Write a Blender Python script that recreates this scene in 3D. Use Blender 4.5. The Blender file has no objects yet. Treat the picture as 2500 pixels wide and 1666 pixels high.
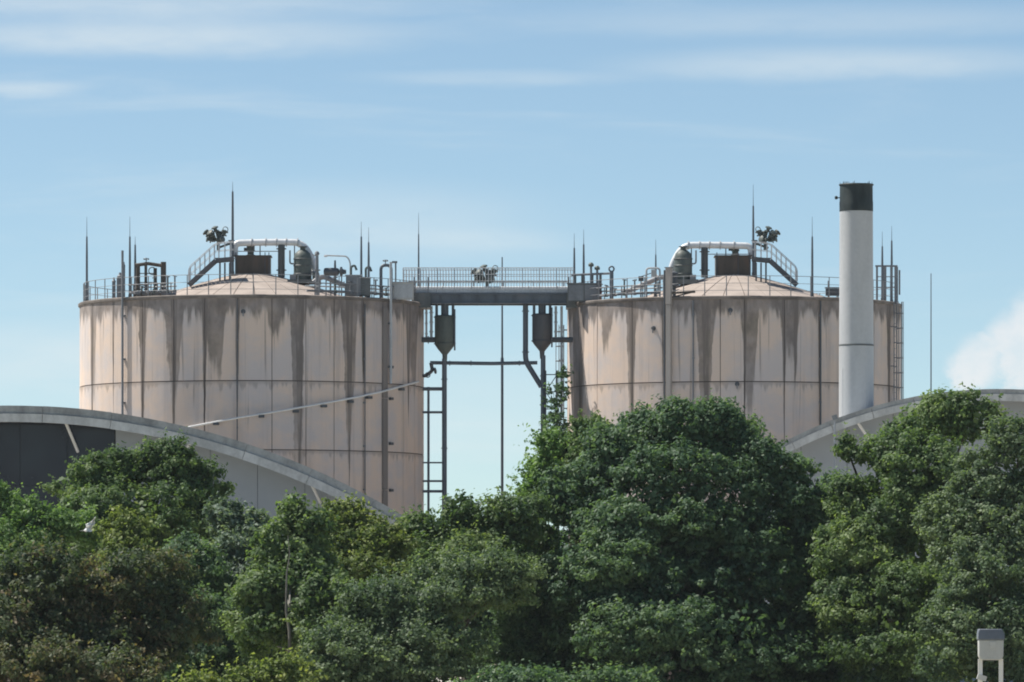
import bpy, math, random
import numpy as np
from mathutils import Vector, Matrix

random.seed(7)
RNG = np.random.default_rng(11)
R_ = math.radians
sc = bpy.context.scene
col = sc.collection

# ------------------------------------------------------------------ camera
F = 15200.0          # focal length in photo pixels (2500 px wide frame)
ZC = 1.7             # eye height
HY = 1600.0          # photo row of the horizon
cam_d = bpy.data.cameras.new('camera')
cam = bpy.data.objects.new('camera', cam_d)
col.objects.link(cam)
cam.location = (0, 0, ZC)
cam.rotation_euler = (R_(90), 0, 0)
cam_d.sensor_fit = 'HORIZONTAL'
cam_d.sensor_width = 36
cam_d.lens = 36 * F / 2500
cam_d.shift_y = (HY - 833) / 2500
cam_d.clip_start = 0.5
cam_d.clip_end = 20000
sc.camera = cam

# ------------------------------------------------------------------ light
SUN_EL = R_(57)
SUN_BEHIND = R_(20)      # sun stands on the left, a little behind the tanks
sdir = Vector((-math.cos(SUN_EL) * math.cos(SUN_BEHIND), math.cos(SUN_EL) * math.sin(SUN_BEHIND), math.sin(SUN_EL)))
sun_d = bpy.data.lights.new('sun', 'SUN')
sun_d.energy = 4.7
sun_d.angle = R_(0.5)
sun_d.color = (1.0, 0.935, 0.85)
sun = bpy.data.objects.new('sun', sun_d)
col.objects.link(sun)
sun.rotation_euler = (-sdir).to_track_quat('-Z', 'Y').to_euler()
sun.location = (-60, 20, 120)

sc.view_settings.view_transform = 'Standard'
sc.view_settings.look = 'None'
sc.view_settings.gamma = 1
sc.view_settings.exposure = 0.46
sc.view_settings.use_curve_mapping = False
sc.cycles.filter_width = 1.9          # long phone zoom: slightly soft

world = bpy.data.worlds.new('World')
sc.world = world
world.use_nodes = True
NT = world.node_tree
NT.nodes.clear()


class G:
    """small helper for writing node graphs"""
    def __init__(self, nt):
        self.nt = nt

    def n(self, typ, **kw):
        x = self.nt.nodes.new(typ)
        for k, v in kw.items():
            setattr(x, k, v)
        return x

    def link(self, a, b):
        self.nt.links.new(a, b)

    def _in(self, sock, v):
        if hasattr(v, 'is_output'):
            self.link(v, sock)
        elif v is not None:
            sock.default_value = v

    def m(self, op, a, b=None, c=None, clamp=False):
        x = self.n('ShaderNodeMath', operation=op, use_clamp=clamp)
        self._in(x.inputs[0], a)
        if b is not None:
            self._in(x.inputs[1], b)
        if c is not None:
            self._in(x.inputs[2], c)
        return x.outputs[0]

    def sstep(self, v, lo, hi, a=0.0, b=1.0):
        x = self.n('ShaderNodeMapRange', interpolation_type='SMOOTHSTEP')
        self._in(x.inputs[0], v)
        x.inputs[1].default_value = lo
        x.inputs[2].default_value = hi
        x.inputs[3].default_value = a
        x.inputs[4].default_value = b
        return x.outputs[0]

    def mix(self, f, a, b, blend='MIX'):
        x = self.n('ShaderNodeMix', data_type='RGBA', blend_type=blend)
        self._in(x.inputs[0], f)
        self._in(x.inputs[6], (*a, 1) if isinstance(a, tuple) and len(a) == 3 else a)
        self._in(x.inputs[7], (*b, 1) if isinstance(b, tuple) and len(b) == 3 else b)
        return x.outputs[2]

    def noise(self, vec, scale, detail=4.0, rough=0.55, dist=0.0):
        x = self.n('ShaderNodeTexNoise')
        if vec is not None:
            self.link(vec, x.inputs['Vector'])
        x.inputs['Scale'].default_value = scale
        x.inputs['Detail'].default_value = detail
        x.inputs['Roughness'].default_value = rough
        x.inputs['Distortion'].default_value = dist
        return x.outputs[0]

    def comb(self, x_, y_, z_=0.0):
        x = self.n('ShaderNodeCombineXYZ')
        self._in(x.inputs[0], x_)
        self._in(x.inputs[1], y_)
        self._in(x.inputs[2], z_)
        return x.outputs[0]


def build_sky():
    g = G(NT)
    out = g.n('ShaderNodeOutputWorld')
    bg = g.n('ShaderNodeBackground')
    bg.inputs[1].default_value = 0.096
    g.link(bg.outputs[0], out.inputs[0])
    sky = g.n('ShaderNodeTexSky', sky_type='NISHITA')
    sky.sun_disc = False
    sky.sun_elevation = SUN_EL
    sky.sun_rotation = math.atan2(sdir.x, sdir.y)
    sky.altitude = 20
    sky.air_density = 0.55
    sky.dust_density = 0.12
    sky.ozone_density = 2.2
    tc = g.n('ShaderNodeTexCoord')
    sep = g.n('ShaderNodeSeparateXYZ')
    g.link(tc.outputs['Generated'], sep.inputs[0])
    X, Y, Z = sep.outputs
    az = g.m('ARCTAN2', X, Y)                      # 0 = north, the way the tanks lie
    el = g.m('ARCSINE', Z)
    # cirrus over the whole sky: long flat streaks
    v = g.comb(g.m('MULTIPLY', az, 16.0), g.m('MULTIPLY', el, 125.0), 0.0)
    warp = g.noise(v, 0.55, 3.0, 0.5)
    elw = g.m('ADD', g.m('MULTIPLY', el, 125.0), g.m('MULTIPLY', warp, 2.0))
    v2 = g.comb(g.m('MULTIPLY', az, 16.0), elw, 3.7)
    n1 = g.noise(v2, 0.9, 7.0, 0.58)
    fine = g.noise(g.comb(g.m('MULTIPLY', az, 60.0), g.m('MULTIPLY', el, 260.0), 1.0), 1.0, 6.0, 0.6)
    cirrus = g.m('MULTIPLY', g.sstep(n1, 0.48, 0.80), 0.28)
    total = cirrus
    # the cloud banks one can name
    W_ = g.m('MULTIPLY', g.m('SUBTRACT', warp, 0.5), 0.010)
    W2 = g.m('MULTIPLY', g.m('SUBTRACT', fine, 0.5), 0.006)
    for px, py, hw, hh, s in (
            (430, 90, 740, 60, 0.46), (250, 14, 1000, 44, 0.34), (2080, 160, 640, 52, 0.36), (1980, 60, 900, 52, 0.20),
            (60, 226, 190, 26, 0.38), (1250, 190, 420, 24, 0.20), (820, 560, 700, 130, 0.30), (1240, 585, 260, 40, 0.16),
            (150, 880, 500, 120, 0.40), (1200, 1000, 900, 160, 0.20)):
        a0 = (px - 1250) / F
        e0 = (HY - py) / F
        da = g.m('DIVIDE', g.m('SUBTRACT', g.m('ADD', az, g.m('MULTIPLY', W_, 3.0)), a0), hw / F)
        de = g.m('DIVIDE', g.m('SUBTRACT', g.m('ADD', el, g.m('MULTIPLY', g.m('ADD', W_, W2), 0.35)), e0), hh / F)
        d = g.m('SQRT', g.m('ADD', g.m('MULTIPLY', da, da), g.m('MULTIPLY', de, de)))
        f = g.sstep(d, 0.15, 1.15, s, 0.0)
        f = g.m('MULTIPLY', f, g.sstep(fine, 0.15, 0.65, 0.55, 1.15))
        total = g.m('ADD', total, f)
    # low cumulus standing right of the chimney
    cum = None
    puff = g.noise(g.comb(g.m('MULTIPLY', az, 150.0), g.m('MULTIPLY', el, 170.0), 7.0), 1.0, 8.0, 0.62)
    W3 = g.m('MULTIPLY', g.m('SUBTRACT', puff, 0.5), 0.012)
    for px, py, r in ((2520, 800, 85), (2455, 835, 62), (2400, 860, 48), (2500, 880, 95), (2590, 760, 100), (2380, 895, 70)):
        a0 = (px - 1250) / F
        e0 = (HY - py) / F
        da = g.m('SUBTRACT', g.m('ADD', az, g.m('MULTIPLY', W3, 0.9)), a0)
        de = g.m('SUBTRACT', g.m('ADD', el, g.m('MULTIPLY', W3, 0.9)), e0)
        d = g.m('DIVIDE', g.m('SQRT', g.m('ADD', g.m('MULTIPLY', da, da), g.m('MULTIPLY', de, de))), r / F)
        f = g.sstep(d, 0.45, 1.15, 0.72, 0.0)
        cum = f if cum is None else g.m('MAXIMUM', cum, f)
    total = g.m('MINIMUM', g.m('ADD', total, 0.0), 0.85)
    clear = g.mix(1.0, sky.outputs[0], (1.0, 1.005, 0.90), 'MULTIPLY')     # even tint takes the edge off the blue
    c1 = g.mix(total, clear, CLOUD)
    c2 = g.mix(g.m('MULTIPLY', cum, g.sstep(puff, 0.25, 0.65, 0.55, 1.0)), c1, CUMULUS)
    g.link(c2, bg.inputs[0])


CLOUD = (6.1, 6.6, 6.7)
CUMULUS = (7.0, 6.9, 6.9)
build_sky()

# ------------------------------------------------------------------ helpers
def W(px, py, Y):
    return Vector(((px - 1250) * Y / F, Y, ZC + (HY - py) * Y / F))


def frames(pts):
    n = len(pts)
    tang = []
    for i in range(n):
        a = pts[max(i - 1, 0)]
        b = pts[min(i + 1, n - 1)]
        t = (b - a)
        tang.append(t.normalized() if t.length > 1e-9 else Vector((0, 0, 1)))
    t0 = tang[0]
    ref = Vector((0, 0, 1)) if abs(t0.z) < 0.9 else Vector((1, 0, 0))
    u = t0.cross(ref).normalized()
    fr = []
    for t in tang:
        u = (u - t * u.dot(t))
        u = u.normalized() if u.length > 1e-6 else t.orthogonal().normalized()
        fr.append((u, t.cross(u)))
    return fr


class MB:
    """collects shapes, build() links them as one mesh object"""
    def __init__(self):
        self.v = []
        self.f = []

    def box(self, c, s, rz=0.0, rx=0.0, ry=0.0):
        c = Vector(c)
        M = Matrix.Rotation(rz, 3, 'Z') @ Matrix.Rotation(ry, 3, 'Y') @ Matrix.Rotation(rx, 3, 'X')
        o = len(self.v)
        for x in (-.5, .5):
            for y in (-.5, .5):
                for z in (-.5, .5):
                    self.v.append(c + M @ Vector((x * s[0], y * s[1], z * s[2])))
        self.f += [tuple(o + k for k in q) for q in ((0, 1, 3, 2), (4, 6, 7, 5), (0, 4, 5, 1), (2, 3, 7, 6), (0, 2, 6, 4), (1, 5, 7, 3))]
        return self

    def bar(self, a, b, w, h):
        """rectangular bar from a to b"""
        a, b = Vector(a), Vector(b)
        t = (b - a).normalized()
        ref = Vector((0, 0, 1)) if abs(t.z) < 0.95 else Vector((0, 1, 0))
        u = t.cross(ref).normalized()
        n = u.cross(t)
        o = len(self.v)
        for p in (a, b):
            for su, sn in ((-1, -1), (1, -1), (1, 1), (-1, 1)):
                self.v.append(p + u * su * w / 2 + n * sn * h / 2)
        self.f += [(o, o + 3, o + 2, o + 1), (o + 4, o + 5, o + 6, o + 7)]
        for k in range(4):
            self.f.append((o + k, o + (k + 1) % 4, o + 4 + (k + 1) % 4, o + 4 + k))
        return self

    def tube(self, pts, r, seg=8):
        pts = [Vector(p) for p in pts]
        rs = r if isinstance(r, (list, tuple)) else [r] * len(pts)
        o = len(self.v)
        for p, (u, w), rr in zip(pts, frames(pts), rs):
            for k in range(seg):
                a = 2 * math.pi * k / seg
                self.v.append(p + u * math.cos(a) * rr + w * math.sin(a) * rr)
        for i in range(len(pts) - 1):
            for k in range(seg):
                k2 = (k + 1) % seg
                self.f.append((o + i * seg + k, o + i * seg + k2, o + (i + 1) * seg + k2, o + (i + 1) * seg + k))
        self.f.append(tuple(o + k for k in reversed(range(seg))))
        e = o + (len(pts) - 1) * seg
        self.f.append(tuple(e + k for k in range(seg)))
        return self

    def lathe(self, base, prof, seg=24, axis=None):
        """prof: (radius, height) pairs along axis from base"""
        base = Vector(base)
        t = Vector(axis).normalized() if axis else Vector((0, 0, 1))
        u = t.orthogonal().normalized()
        w = t.cross(u)
        o = len(self.v)
        for r, h in prof:
            for k in range(seg):
                a = 2 * math.pi * k / seg
                self.v.append(base + t * h + (u * math.cos(a) + w * math.sin(a)) * r)
        n = len(prof)
        for i in range(n - 1):
            for k in range(seg):
                k2 = (k + 1) % seg
                self.f.append((o + i * seg + k, o + i * seg + k2, o + (i + 1) * seg + k2, o + (i + 1) * seg + k))
        self.f.append(tuple(o + k for k in reversed(range(seg))))
        self.f.append(tuple(o + (n - 1) * seg + k for k in range(seg)))
        return self

    def ring(self, c, R, r, axis=(0, 0, 1), seg=20, rs=6, a0=0.0, a1=2 * math.pi):
        c = Vector(c)
        t = Vector(axis).normalized()
        u = t.orthogonal().normalized()
        w = t.cross(u)
        closed = abs(a1 - a0 - 2 * math.pi) < 1e-6
        n = seg if closed else seg + 1
        o = len(self.v)
        for i in range(n):
            a = a0 + (a1 - a0) * i / seg
            d = u * math.cos(a) + w * math.sin(a)
            for k in range(rs):
                b = 2 * math.pi * k / rs
                self.v.append(c + d * (R + r * math.cos(b)) + t * r * math.sin(b))
        for i in range(seg):
            j = (i + 1) % n
            for k in range(rs):
                k2 = (k + 1) % rs
                self.f.append((o + i * rs + k, o + j * rs + k, o + j * rs + k2, o + i * rs + k2))
        return self

    def prism(self, poly, d):
        """poly: list of points (3D, planar), extruded by vector d"""
        o = len(self.v)
        n = len(poly)
        d = Vector(d)
        self.v += [Vector(p) for p in poly] + [Vector(p) + d for p in poly]
        self.f.append(tuple(o + k for k in range(n)))
        self.f.append(tuple(o + n + k for k in reversed(range(n))))
        for k in range(n):
            k2 = (k + 1) % n
            self.f.append((o + k, o + n + k, o + n + k2, o + k2))
        return self

    def build(self, name, mat, parent=None, smooth=35):
        o0 = parent_loc(parent)
        me = bpy.data.meshes.new(name)
        me.from_pydata([v - o0 for v in self.v], [], self.f)
        me.update()
        fix_normals(me)
        if smooth:
            me.polygons.foreach_set('use_smooth', [True] * len(me.polygons))
            me.set_sharp_from_angle(angle=R_(smooth))
        me.materials.append(mat)
        ob = bpy.data.objects.new(name, me)
        col.objects.link(ob)
        if parent is not None:
            ob.parent = parent
        return ob


def fix_normals(me):
    import bmesh
    bm = bmesh.new()
    bm.from_mesh(me)
    bmesh.ops.recalc_face_normals(bm, faces=bm.faces)
    bm.to_mesh(me)
    bm.free()


def parent_loc(p):
    v = Vector((0, 0, 0))
    while p is not None:
        v = v + p.location
        p = p.parent
    return v


def tag(o, label, cat, group=None, kind=None):
    if label:
        o['label'] = label
    if cat:
        o['category'] = cat
    if group:
        o['group'] = group
    if kind:
        o['kind'] = kind
    return o


def thing(name, loc, label, cat, group=None):
    o = bpy.data.objects.new(name, None)
    o.empty_display_size = 0.3
    o.location = loc
    col.objects.link(o)
    return tag(o, label, cat, group)


def fillet(pts, rad, n=5):
    pts = [Vector(p) for p in pts]
    out = [pts[0]]
    for i in range(1, len(pts) - 1):
        a, b, c = pts[i - 1], pts[i], pts[i + 1]
        d1, d2 = (a - b), (c - b)
        r = min(rad, d1.length * .45, d2.length * .45)
        p, q = b + d1.normalized() * r, b + d2.normalized() * r
        for k in range(n + 1):
            t = k / n
            out.append(p * (1 - t) ** 2 + b * 2 * t * (1 - t) + q * t * t)
    out.append(pts[-1])
    return out


# ------------------------------------------------------------------ materials
def new_mat(name):
    m = bpy.data.materials.new(name)
    m.use_nodes = True
    m.node_tree.nodes.clear()
    g = G(m.node_tree)
    out = g.n('ShaderNodeOutputMaterial')
    b = g.n('ShaderNodeBsdfPrincipled')
    g.link(b.outputs[0], out.inputs[0])
    return m, g, b, out


def paint(name, c, rough=0.5, metal=0.0, var=0.25, scale=1.2, rust=0.0):
    """painted or galvanised surface with mottling, streaks and some rust"""
    m, g, b, _ = new_mat(name)
    tc = g.n('ShaderNodeTexCoord')
    mp = g.n('ShaderNodeMapping')
    mp.inputs['Scale'].default_value = (1, 1, 0.3)
    g.link(tc.outputs['Object'], mp.inputs[0])
    n1 = g.noise(mp.outputs[0], scale, 6, 0.6)
    n2 = g.noise(tc.outputs['Object'], scale * 6, 4, 0.6)
    f = g.m('ADD', g.m('MULTIPLY', n1, 0.7), g.m('MULTIPLY', n2, 0.3))
    lo = tuple(x * (1 - var) for x in c)
    hi = tuple(min(1, x * (1 + var)) for x in c)
    cc = g.mix(g.sstep(f, 0.3, 0.7), lo, hi)
    if rust:
        cc = g.mix(g.m('MULTIPLY', g.sstep(n1, 0.52, 0.68), rust), cc, (0.16, 0.075, 0.04))
    g.link(cc, b.inputs['Base Color'])
    g._in(b.inputs['Roughness'], g.sstep(n2, 0.2, 0.8, rough - 0.1, rough + 0.15))
    b.inputs['Metallic'].default_value = metal
    return m


def concrete(name, base, stains, seams):
    """stains: (angle deg, half width deg, length m, flat 0..1): water runs from the rim"""
    m, g, b, _ = new_mat(name)
    uv = g.n('ShaderNodeUVMap')
    uv.uv_map = 'UVMap'
    sep = g.n('ShaderNodeSeparateXYZ')
    g.link(uv.outputs[0], sep.inputs[0])
    U, V = sep.outputs[0], sep.outputs[1]       # U 0..1 over -100..100 deg, V metres below the rim / 25
    D = g.m('MULTIPLY', V, 25.0)
    S = g.m('MULTIPLY', U, 36.6)                # metres along the wall
    wob = g.noise(g.comb(S, g.m('MULTIPLY', D, 0.6)), 1.1, 5, 0.6)
    Uw = g.m('ADD', U, g.m('MULTIPLY', g.m('SUBTRACT', wob, 0.5), 0.010))
    ramp = g.n('ShaderNodeValToRGB')
    ramp.color_ramp.interpolation = 'LINEAR'
    pts = []
    for a, hw, L, flat in sorted(stains):
        u0 = (a + 100) / 200
        h = hw * 0.72 / 200
        L = L * 1.12
        pts += [(u0 - h, 0.058), (u0 - h * flat, L / 12), (u0 + h * flat + 1e-4, L / 12), (u0 + h, 0.058)]
    cleaned = []
    for p, v in pts:
        if cleaned and p <= cleaned[-1][0] + 1e-4:
            p = cleaned[-1][0] + 2e-4
        cleaned.append((p, v))
    cleaned = cleaned[:32]
    cr = ramp.color_ramp
    while len(cr.elements) < len(cleaned):
        cr.elements.new(0.5)
    for e, (p, v) in zip(cr.elements, cleaned):
        e.position = min(max(p, 0), 1)
        e.color = (v, v, v, 1)
    g.link(Uw, ramp.inputs[0])
    L = g.m('MULTIPLY', ramp.outputs[0], 12.0)
    # ragged lower ends: thin vertical fingers
    fing = g.noise(g.comb(g.m('MULTIPLY', S, 2.4), g.m('MULTIPLY', D, 0.22)), 1.0, 4, 0.58)
    L2 = g.m('MULTIPLY', L, g.sstep(fing, 0.25, 0.75, 0.82, 1.15))
    L2 = g.m('ADD', L2, g.sstep(fing, 0.40, 0.75, 0.0, 0.8))
    soft = g.m('ADD', 0.22, g.m('MULTIPLY', D, 0.13))
    stain = g.sstep(g.m('DIVIDE', g.m('SUBTRACT', L2, D), soft), -0.9, 1.2)
    fade = g.sstep(D, 0.0, 11.0, 1.0, 0.55)
    stain = g.m('MULTIPLY', g.m('MULTIPLY', stain, fade), g.sstep(wob, 0.3, 0.7, 0.66, 1.0))
    thin = g.noise(g.comb(g.m('MULTIPLY', S, 5.0), g.m('MULTIPLY', D, 0.045), 12.0), 1.0, 3, 0.5)
    tl = g.noise(g.comb(g.m('MULTIPLY', S, 0.9), 0.0, 4.0), 1.0, 2, 0.5)
    tlen = g.sstep(tl, 0.35, 0.7, 0.8, 9.0)
    runs = g.m('MULTIPLY', g.sstep(thin, 0.585, 0.66), g.sstep(g.m('SUBTRACT', tlen, D), 0.0, 1.6))
    stain = g.m('MAXIMUM', stain, g.m('MULTIPLY', runs, 0.55))
    # black runs that follow the upright joints
    r2 = g.n('ShaderNodeValToRGB')
    e2 = r2.color_ramp
    sp = []
    for a, hw, Ls in sorted(seams):
        u0 = (a + 100) / 200
        sp += [(u0 - hw / 200, 0.0), (u0, Ls / 14), (u0 + hw / 200, 0.0)]
    sp = sp[:32]
    while len(e2.elements) < len(sp):
        e2.elements.new(0.5)
    for e, (p, v) in zip(e2.elements, sp):
        e.position = p
        e.color = (v, v, v, 1)
    g.link(g.m('ADD', U, g.m('MULTIPLY', g.m('SUBTRACT', wob, 0.5), 0.0032)), r2.inputs[0])
    SL = g.m('MULTIPLY', r2.outputs[0], 14.0)
    seam = g.m('MULTIPLY', g.sstep(g.m('SUBTRACT', SL, D), -0.3, 1.2), g.sstep(fing, 0.25, 0.55, 0.55, 1.0))
    stain = g.m('MAXIMUM', stain, seam)
    # general streaking and blotches
    st = g.noise(g.comb(g.m('MULTIPLY', S, 1.6), g.m('MULTIPLY', D, 0.07), 5.0), 1.0, 6, 0.62)
    bl = g.noise(g.comb(S, D, 9.0), 0.5, 5, 0.6)
    grit = g.noise(g.comb(S, D, 2.0), 9.0, 4, 0.6)
    warm = tuple(x * k for x, k in zip(base, (1.08, 1.0, 0.90)))
    cool = tuple(x * k for x, k in zip(base, (0.90, 0.93, 0.96)))
    c = g.mix(g.sstep(bl, 0.35, 0.65), cool, warm)
    c = g.mix(g.sstep(st, 0.50, 0.72, 0.0, 0.42), c, tuple(x * 0.55 for x in base))
    c = g.mix(g.sstep(st, 0.40, 0.22, 0.0, 0.35), c, tuple(min(1, x * 1.18) for x in base))
    c = g.mix(g.sstep(grit, 0.55, 0.85, 0.0, 0.25), c, tuple(x * 0.6 for x in base))
    # damp darkening right below each ring joint
    for jd in (4.9, 9.0):
        dj = g.m('SUBTRACT', D, jd)
        under = g.m('MULTIPLY', g.sstep(dj, -0.02, 0.03), g.sstep(g.m('SUBTRACT', dj, g.sstep(fing, 0.45, 0.8, 0.0, 0.7)), 0.0, 0.30, 1.0, 0.0))
        stain = g.m('MAXIMUM', stain, g.m('MULTIPLY', under, 0.42))
    c = g.mix(g.m('MULTIPLY', stain, 0.86), c, (0.118, 0.101, 0.089))
    # a little moss in the oldest stains
    c = g.mix(g.m('MULTIPLY', stain, g.sstep(bl, 0.52, 0.70, 0.0, 0.35)), c, (0.13, 0.135, 0.095))
    g.link(c, b.inputs['Base Color'])
    b.inputs['Roughness'].default_value = 0.9
    bump = g.n('ShaderNodeBump')
    bump.inputs['Strength'].default_value = 0.35
    bump.inputs['Distance'].default_value = 0.03
    g.link(g.m('ADD', grit, g.m('MULTIPLY', st, 1.5)), bump.inputs['Height'])
    g.link(bump.outputs[0], b.inputs['Normal'])
    return m


def simple_noise_mat(name, c1, c2, scale, rough=0.9, detail=6, stretch=(1, 1, 1)):
    m, g, b, _ = new_mat(name)
    tc = g.n('ShaderNodeTexCoord')
    mp = g.n('ShaderNodeMapping')
    mp.inputs['Scale'].default_value = stretch
    g.link(tc.outputs['Object'], mp.inputs[0])
    n = g.noise(mp.outputs[0], scale, detail, 0.6)
    g.link(g.mix(g.sstep(n, 0.3, 0.7), c1, c2), b.inputs['Base Color'])
    b.inputs['Roughness'].default_value = rough
    return m


def leaf_mat(name, c_dark, c_mid, c_light, trans=0.36):
    m, g, b, out = new_mat(name)
    at = g.n('ShaderNodeAttribute')
    at.attribute_name = 'tint'
    ramp = g.n('ShaderNodeValToRGB')
    cr = ramp.color_ramp
    cr.elements[0].position = 0.0
    cr.elements[0].color = (*c_dark, 1)
    cr.elements[1].position = 1.0
    cr.elements[1].color = (*c_light, 1)
    e = cr.elements.new(0.5)
    e.color = (*c_mid, 1)
    g.link(at.outputs['Fac'], ramp.inputs[0])
    g.link(ramp.outputs[0], b.inputs['Base Color'])
    b.inputs['Roughness'].default_value = 0.55
    b.inputs['Specular IOR Level'].default_value = 0.22
    tr = g.n('ShaderNodeBsdfTranslucent')
    g.link(g.mix(1.0, ramp.outputs[0], (1.7, 1.8, 0.8), 'MULTIPLY'), tr.inputs[0])
    ms = g.n('ShaderNodeMixShader')
    ms.inputs[0].default_value = trans
    g.link(b.outputs[0], ms.inputs[1])
    g.link(tr.outputs[0], ms.inputs[2])
    g.link(ms.outputs[0], out.inputs[0])
    return m


M = {}
M['joint'] = simple_noise_mat('joint_filler', (0.07, 0.06, 0.055), (0.12, 0.10, 0.09), 1.5)
M['rim'] = simple_noise_mat('rim_concrete', (0.11, 0.098, 0.088), (0.24, 0.21, 0.185), 0.9)
M['dome'] = simple_noise_mat('dome_concrete', (0.35, 0.30, 0.262), (0.46, 0.395, 0.345), 0.7)
M['strip'] = simple_noise_mat('strip_concrete', (0.19, 0.17, 0.155), (0.26, 0.235, 0.215), 0.8, stretch=(1, 1, .2))
M['column'] = simple_noise_mat('column_concrete', (0.34, 0.31, 0.28), (0.46, 0.42, 0.38), 0.8, stretch=(1, 1, .2))
M['steel'] = paint('weathered_steel', (0.21, 0.225, 0.24), 0.5, 0.0, 0.3, 1.2, 0.25)
M['darksteel'] = paint('dark_painted_steel', (0.08, 0.093, 0.105), 0.5, 0.0, 0.3, 1.2, 0.2)
M['bluesteel'] = paint('slate_painted_steel', (0.115, 0.14, 0.165), 0.5, 0.0, 0.25, 1.0, 0.15)
M['railsteel'] = paint('dull_rail_steel', (0.24, 0.25, 0.26), 0.5, 0.0, 0.25, 1.5, 0.2)
M['galv'] = paint('galvanised_steel', (0.48, 0.50, 0.51), 0.45, 0.0, 0.22, 2.0, 0.06)
M['palepipe'] = paint('aluminium_clad_pipe', (0.74, 0.76, 0.77), 0.32, 0.0, 0.10, 1.5, 0.0)
M['palegrey'] = paint('pale_grey_paint', (0.52, 0.52, 0.50), 0.5, 0.0, 0.15, 1.0, 0.05)
M['brown'] = paint('brown_housing_paint', (0.085, 0.072, 0.058), 0.6, 0.0, 0.35, 1.5, 0.35)
M['greensteel'] = paint('green_grey_paint', (0.095, 0.118, 0.108), 0.55, 0.0, 0.3, 1.3, 0.1)
M['vesselgrey'] = paint('vessel_grey_paint', (0.12, 0.135, 0.135), 0.55, 0.0, 0.3, 1.3, 0.15)
M['hopper'] = paint('hopper_paint', (0.085, 0.092, 0.10), 0.55, 0.0, 0.25, 1.3, 0.2)
M['red'] = paint('red_valve_paint', (0.42, 0.06, 0.05), 0.5, 0.0, 0.2)
M['chimney'] = paint('chimney_white_paint', (0.47, 0.485, 0.49), 0.5, 0.0, 0.12, 0.9, 0.05)
M['chimblack'] = paint('chimney_black_paint', (0.018, 0.030, 0.030), 0.6, 0.0, 0.5, 2.5, 0.05)
M['fascia'] = paint('fascia_light_grey', (0.52, 0.53, 0.52), 0.5, 0.0, 0.26, 0.9, 0.0)
M['barge'] = paint('roof_edge_grey', (0.34, 0.35, 0.345), 0.6, 0.0, 0.34, 1.0, 0.0)
M['roof'] = paint('roof_sheet_grey', (0.46, 0.47, 0.47), 0.5, 0.0, 0.15, 0.4, 0.0)
M['clad'] = paint('cladding_grey', (0.33, 0.36, 0.39), 0.5, 0.0, 0.06, 0.3, 0.0)
M['soffit'] = paint('soffit_grey', (0.30, 0.31, 0.32), 0.6, 0.0, 0.08, 0.3, 0.0)
M['strut'] = paint('strut_white_paint', (0.72, 0.72, 0.70), 0.4, 0.0, 0.08, 1.0, 0.0)
M['mullion'] = paint('mullion_dark_grey', (0.05, 0.055, 0.06), 0.5, 0.0, 0.2, 1.0, 0.0)
M['binbody'] = paint('bin_pale_grey', (0.46, 0.47, 0.46), 0.5, 0.0, 0.10, 3.0, 0.0)
M['binlid'] = paint('bin_lid_grey', (0.14, 0.16, 0.19), 0.5, 0.0, 0.2, 3.0, 0.0)
M['plastic'] = paint('white_plastic_sheet', (0.80, 0.82, 0.82), 0.4, 0.0, 0.05, 2.0, 0.0)
M['bark'] = simple_noise_mat('bark_brown', (0.05, 0.042, 0.033), (0.12, 0.10, 0.08), 2.0, stretch=(1, 1, .25))
M['palebark'] = simple_noise_mat('bark_pale', (0.13, 0.125, 0.11), (0.26, 0.25, 0.22), 2.5, stretch=(1, 1, .35))
M['ground'] = simple_noise_mat('bounce_field', (0.30, 0.275, 0.195), (0.42, 0.385, 0.28), 0.08)  # unseen field, made pale to bounce sunlight onto trees and tanks
M['bounce_yard'] = simple_noise_mat('pale_bounce_concrete', (0.48, 0.45, 0.41), (0.58, 0.55, 0.50), 0.12)
mg, gg, bb, _o = new_mat('dark_glazing')
bb.inputs['Base Color'].default_value = (0.018, 0.022, 0.032, 1)
bb.inputs['Roughness'].default_value = 0.16
bb.inputs['Specular IOR Level'].default_value = 0.4
_tc = gg.n('ShaderNodeTexCoord')
gg._in(bb.inputs['Roughness'], gg.sstep(gg.noise(_tc.outputs['Object'], 0.5, 4, 0.6), 0.3, 0.7, 0.12, 0.3))
M['glass'] = mg

# ------------------------------------------------------------------ ground
def sheet(name, x0, x1, y0, y1, z, mat):
    me = bpy.data.meshes.new(name)
    me.from_pydata([(x0, y0, z), (x1, y0, z), (x1, y1, z), (x0, y1, z)], [], [(0, 1, 2, 3)])
    me.materials.append(mat)
    o = bpy.data.objects.new(name, me)
    col.objects.link(o)
    o['kind'] = 'structure'
    return o


sheet('ground', -6000, 6000, -200, 12000, 0.0, M['ground'])
sheet('bounce_yard', -90, 90, 322, 470, 0.004, M['bounce_yard'])  # pale apron added to bounce sunlight up onto the shaded tank walls

# ------------------------------------------------------------------ the two tanks
RIM = 22.9
ROWS = (22.9, 18.0, 13.9, 9.8)


class Tank:
    pass


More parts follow.
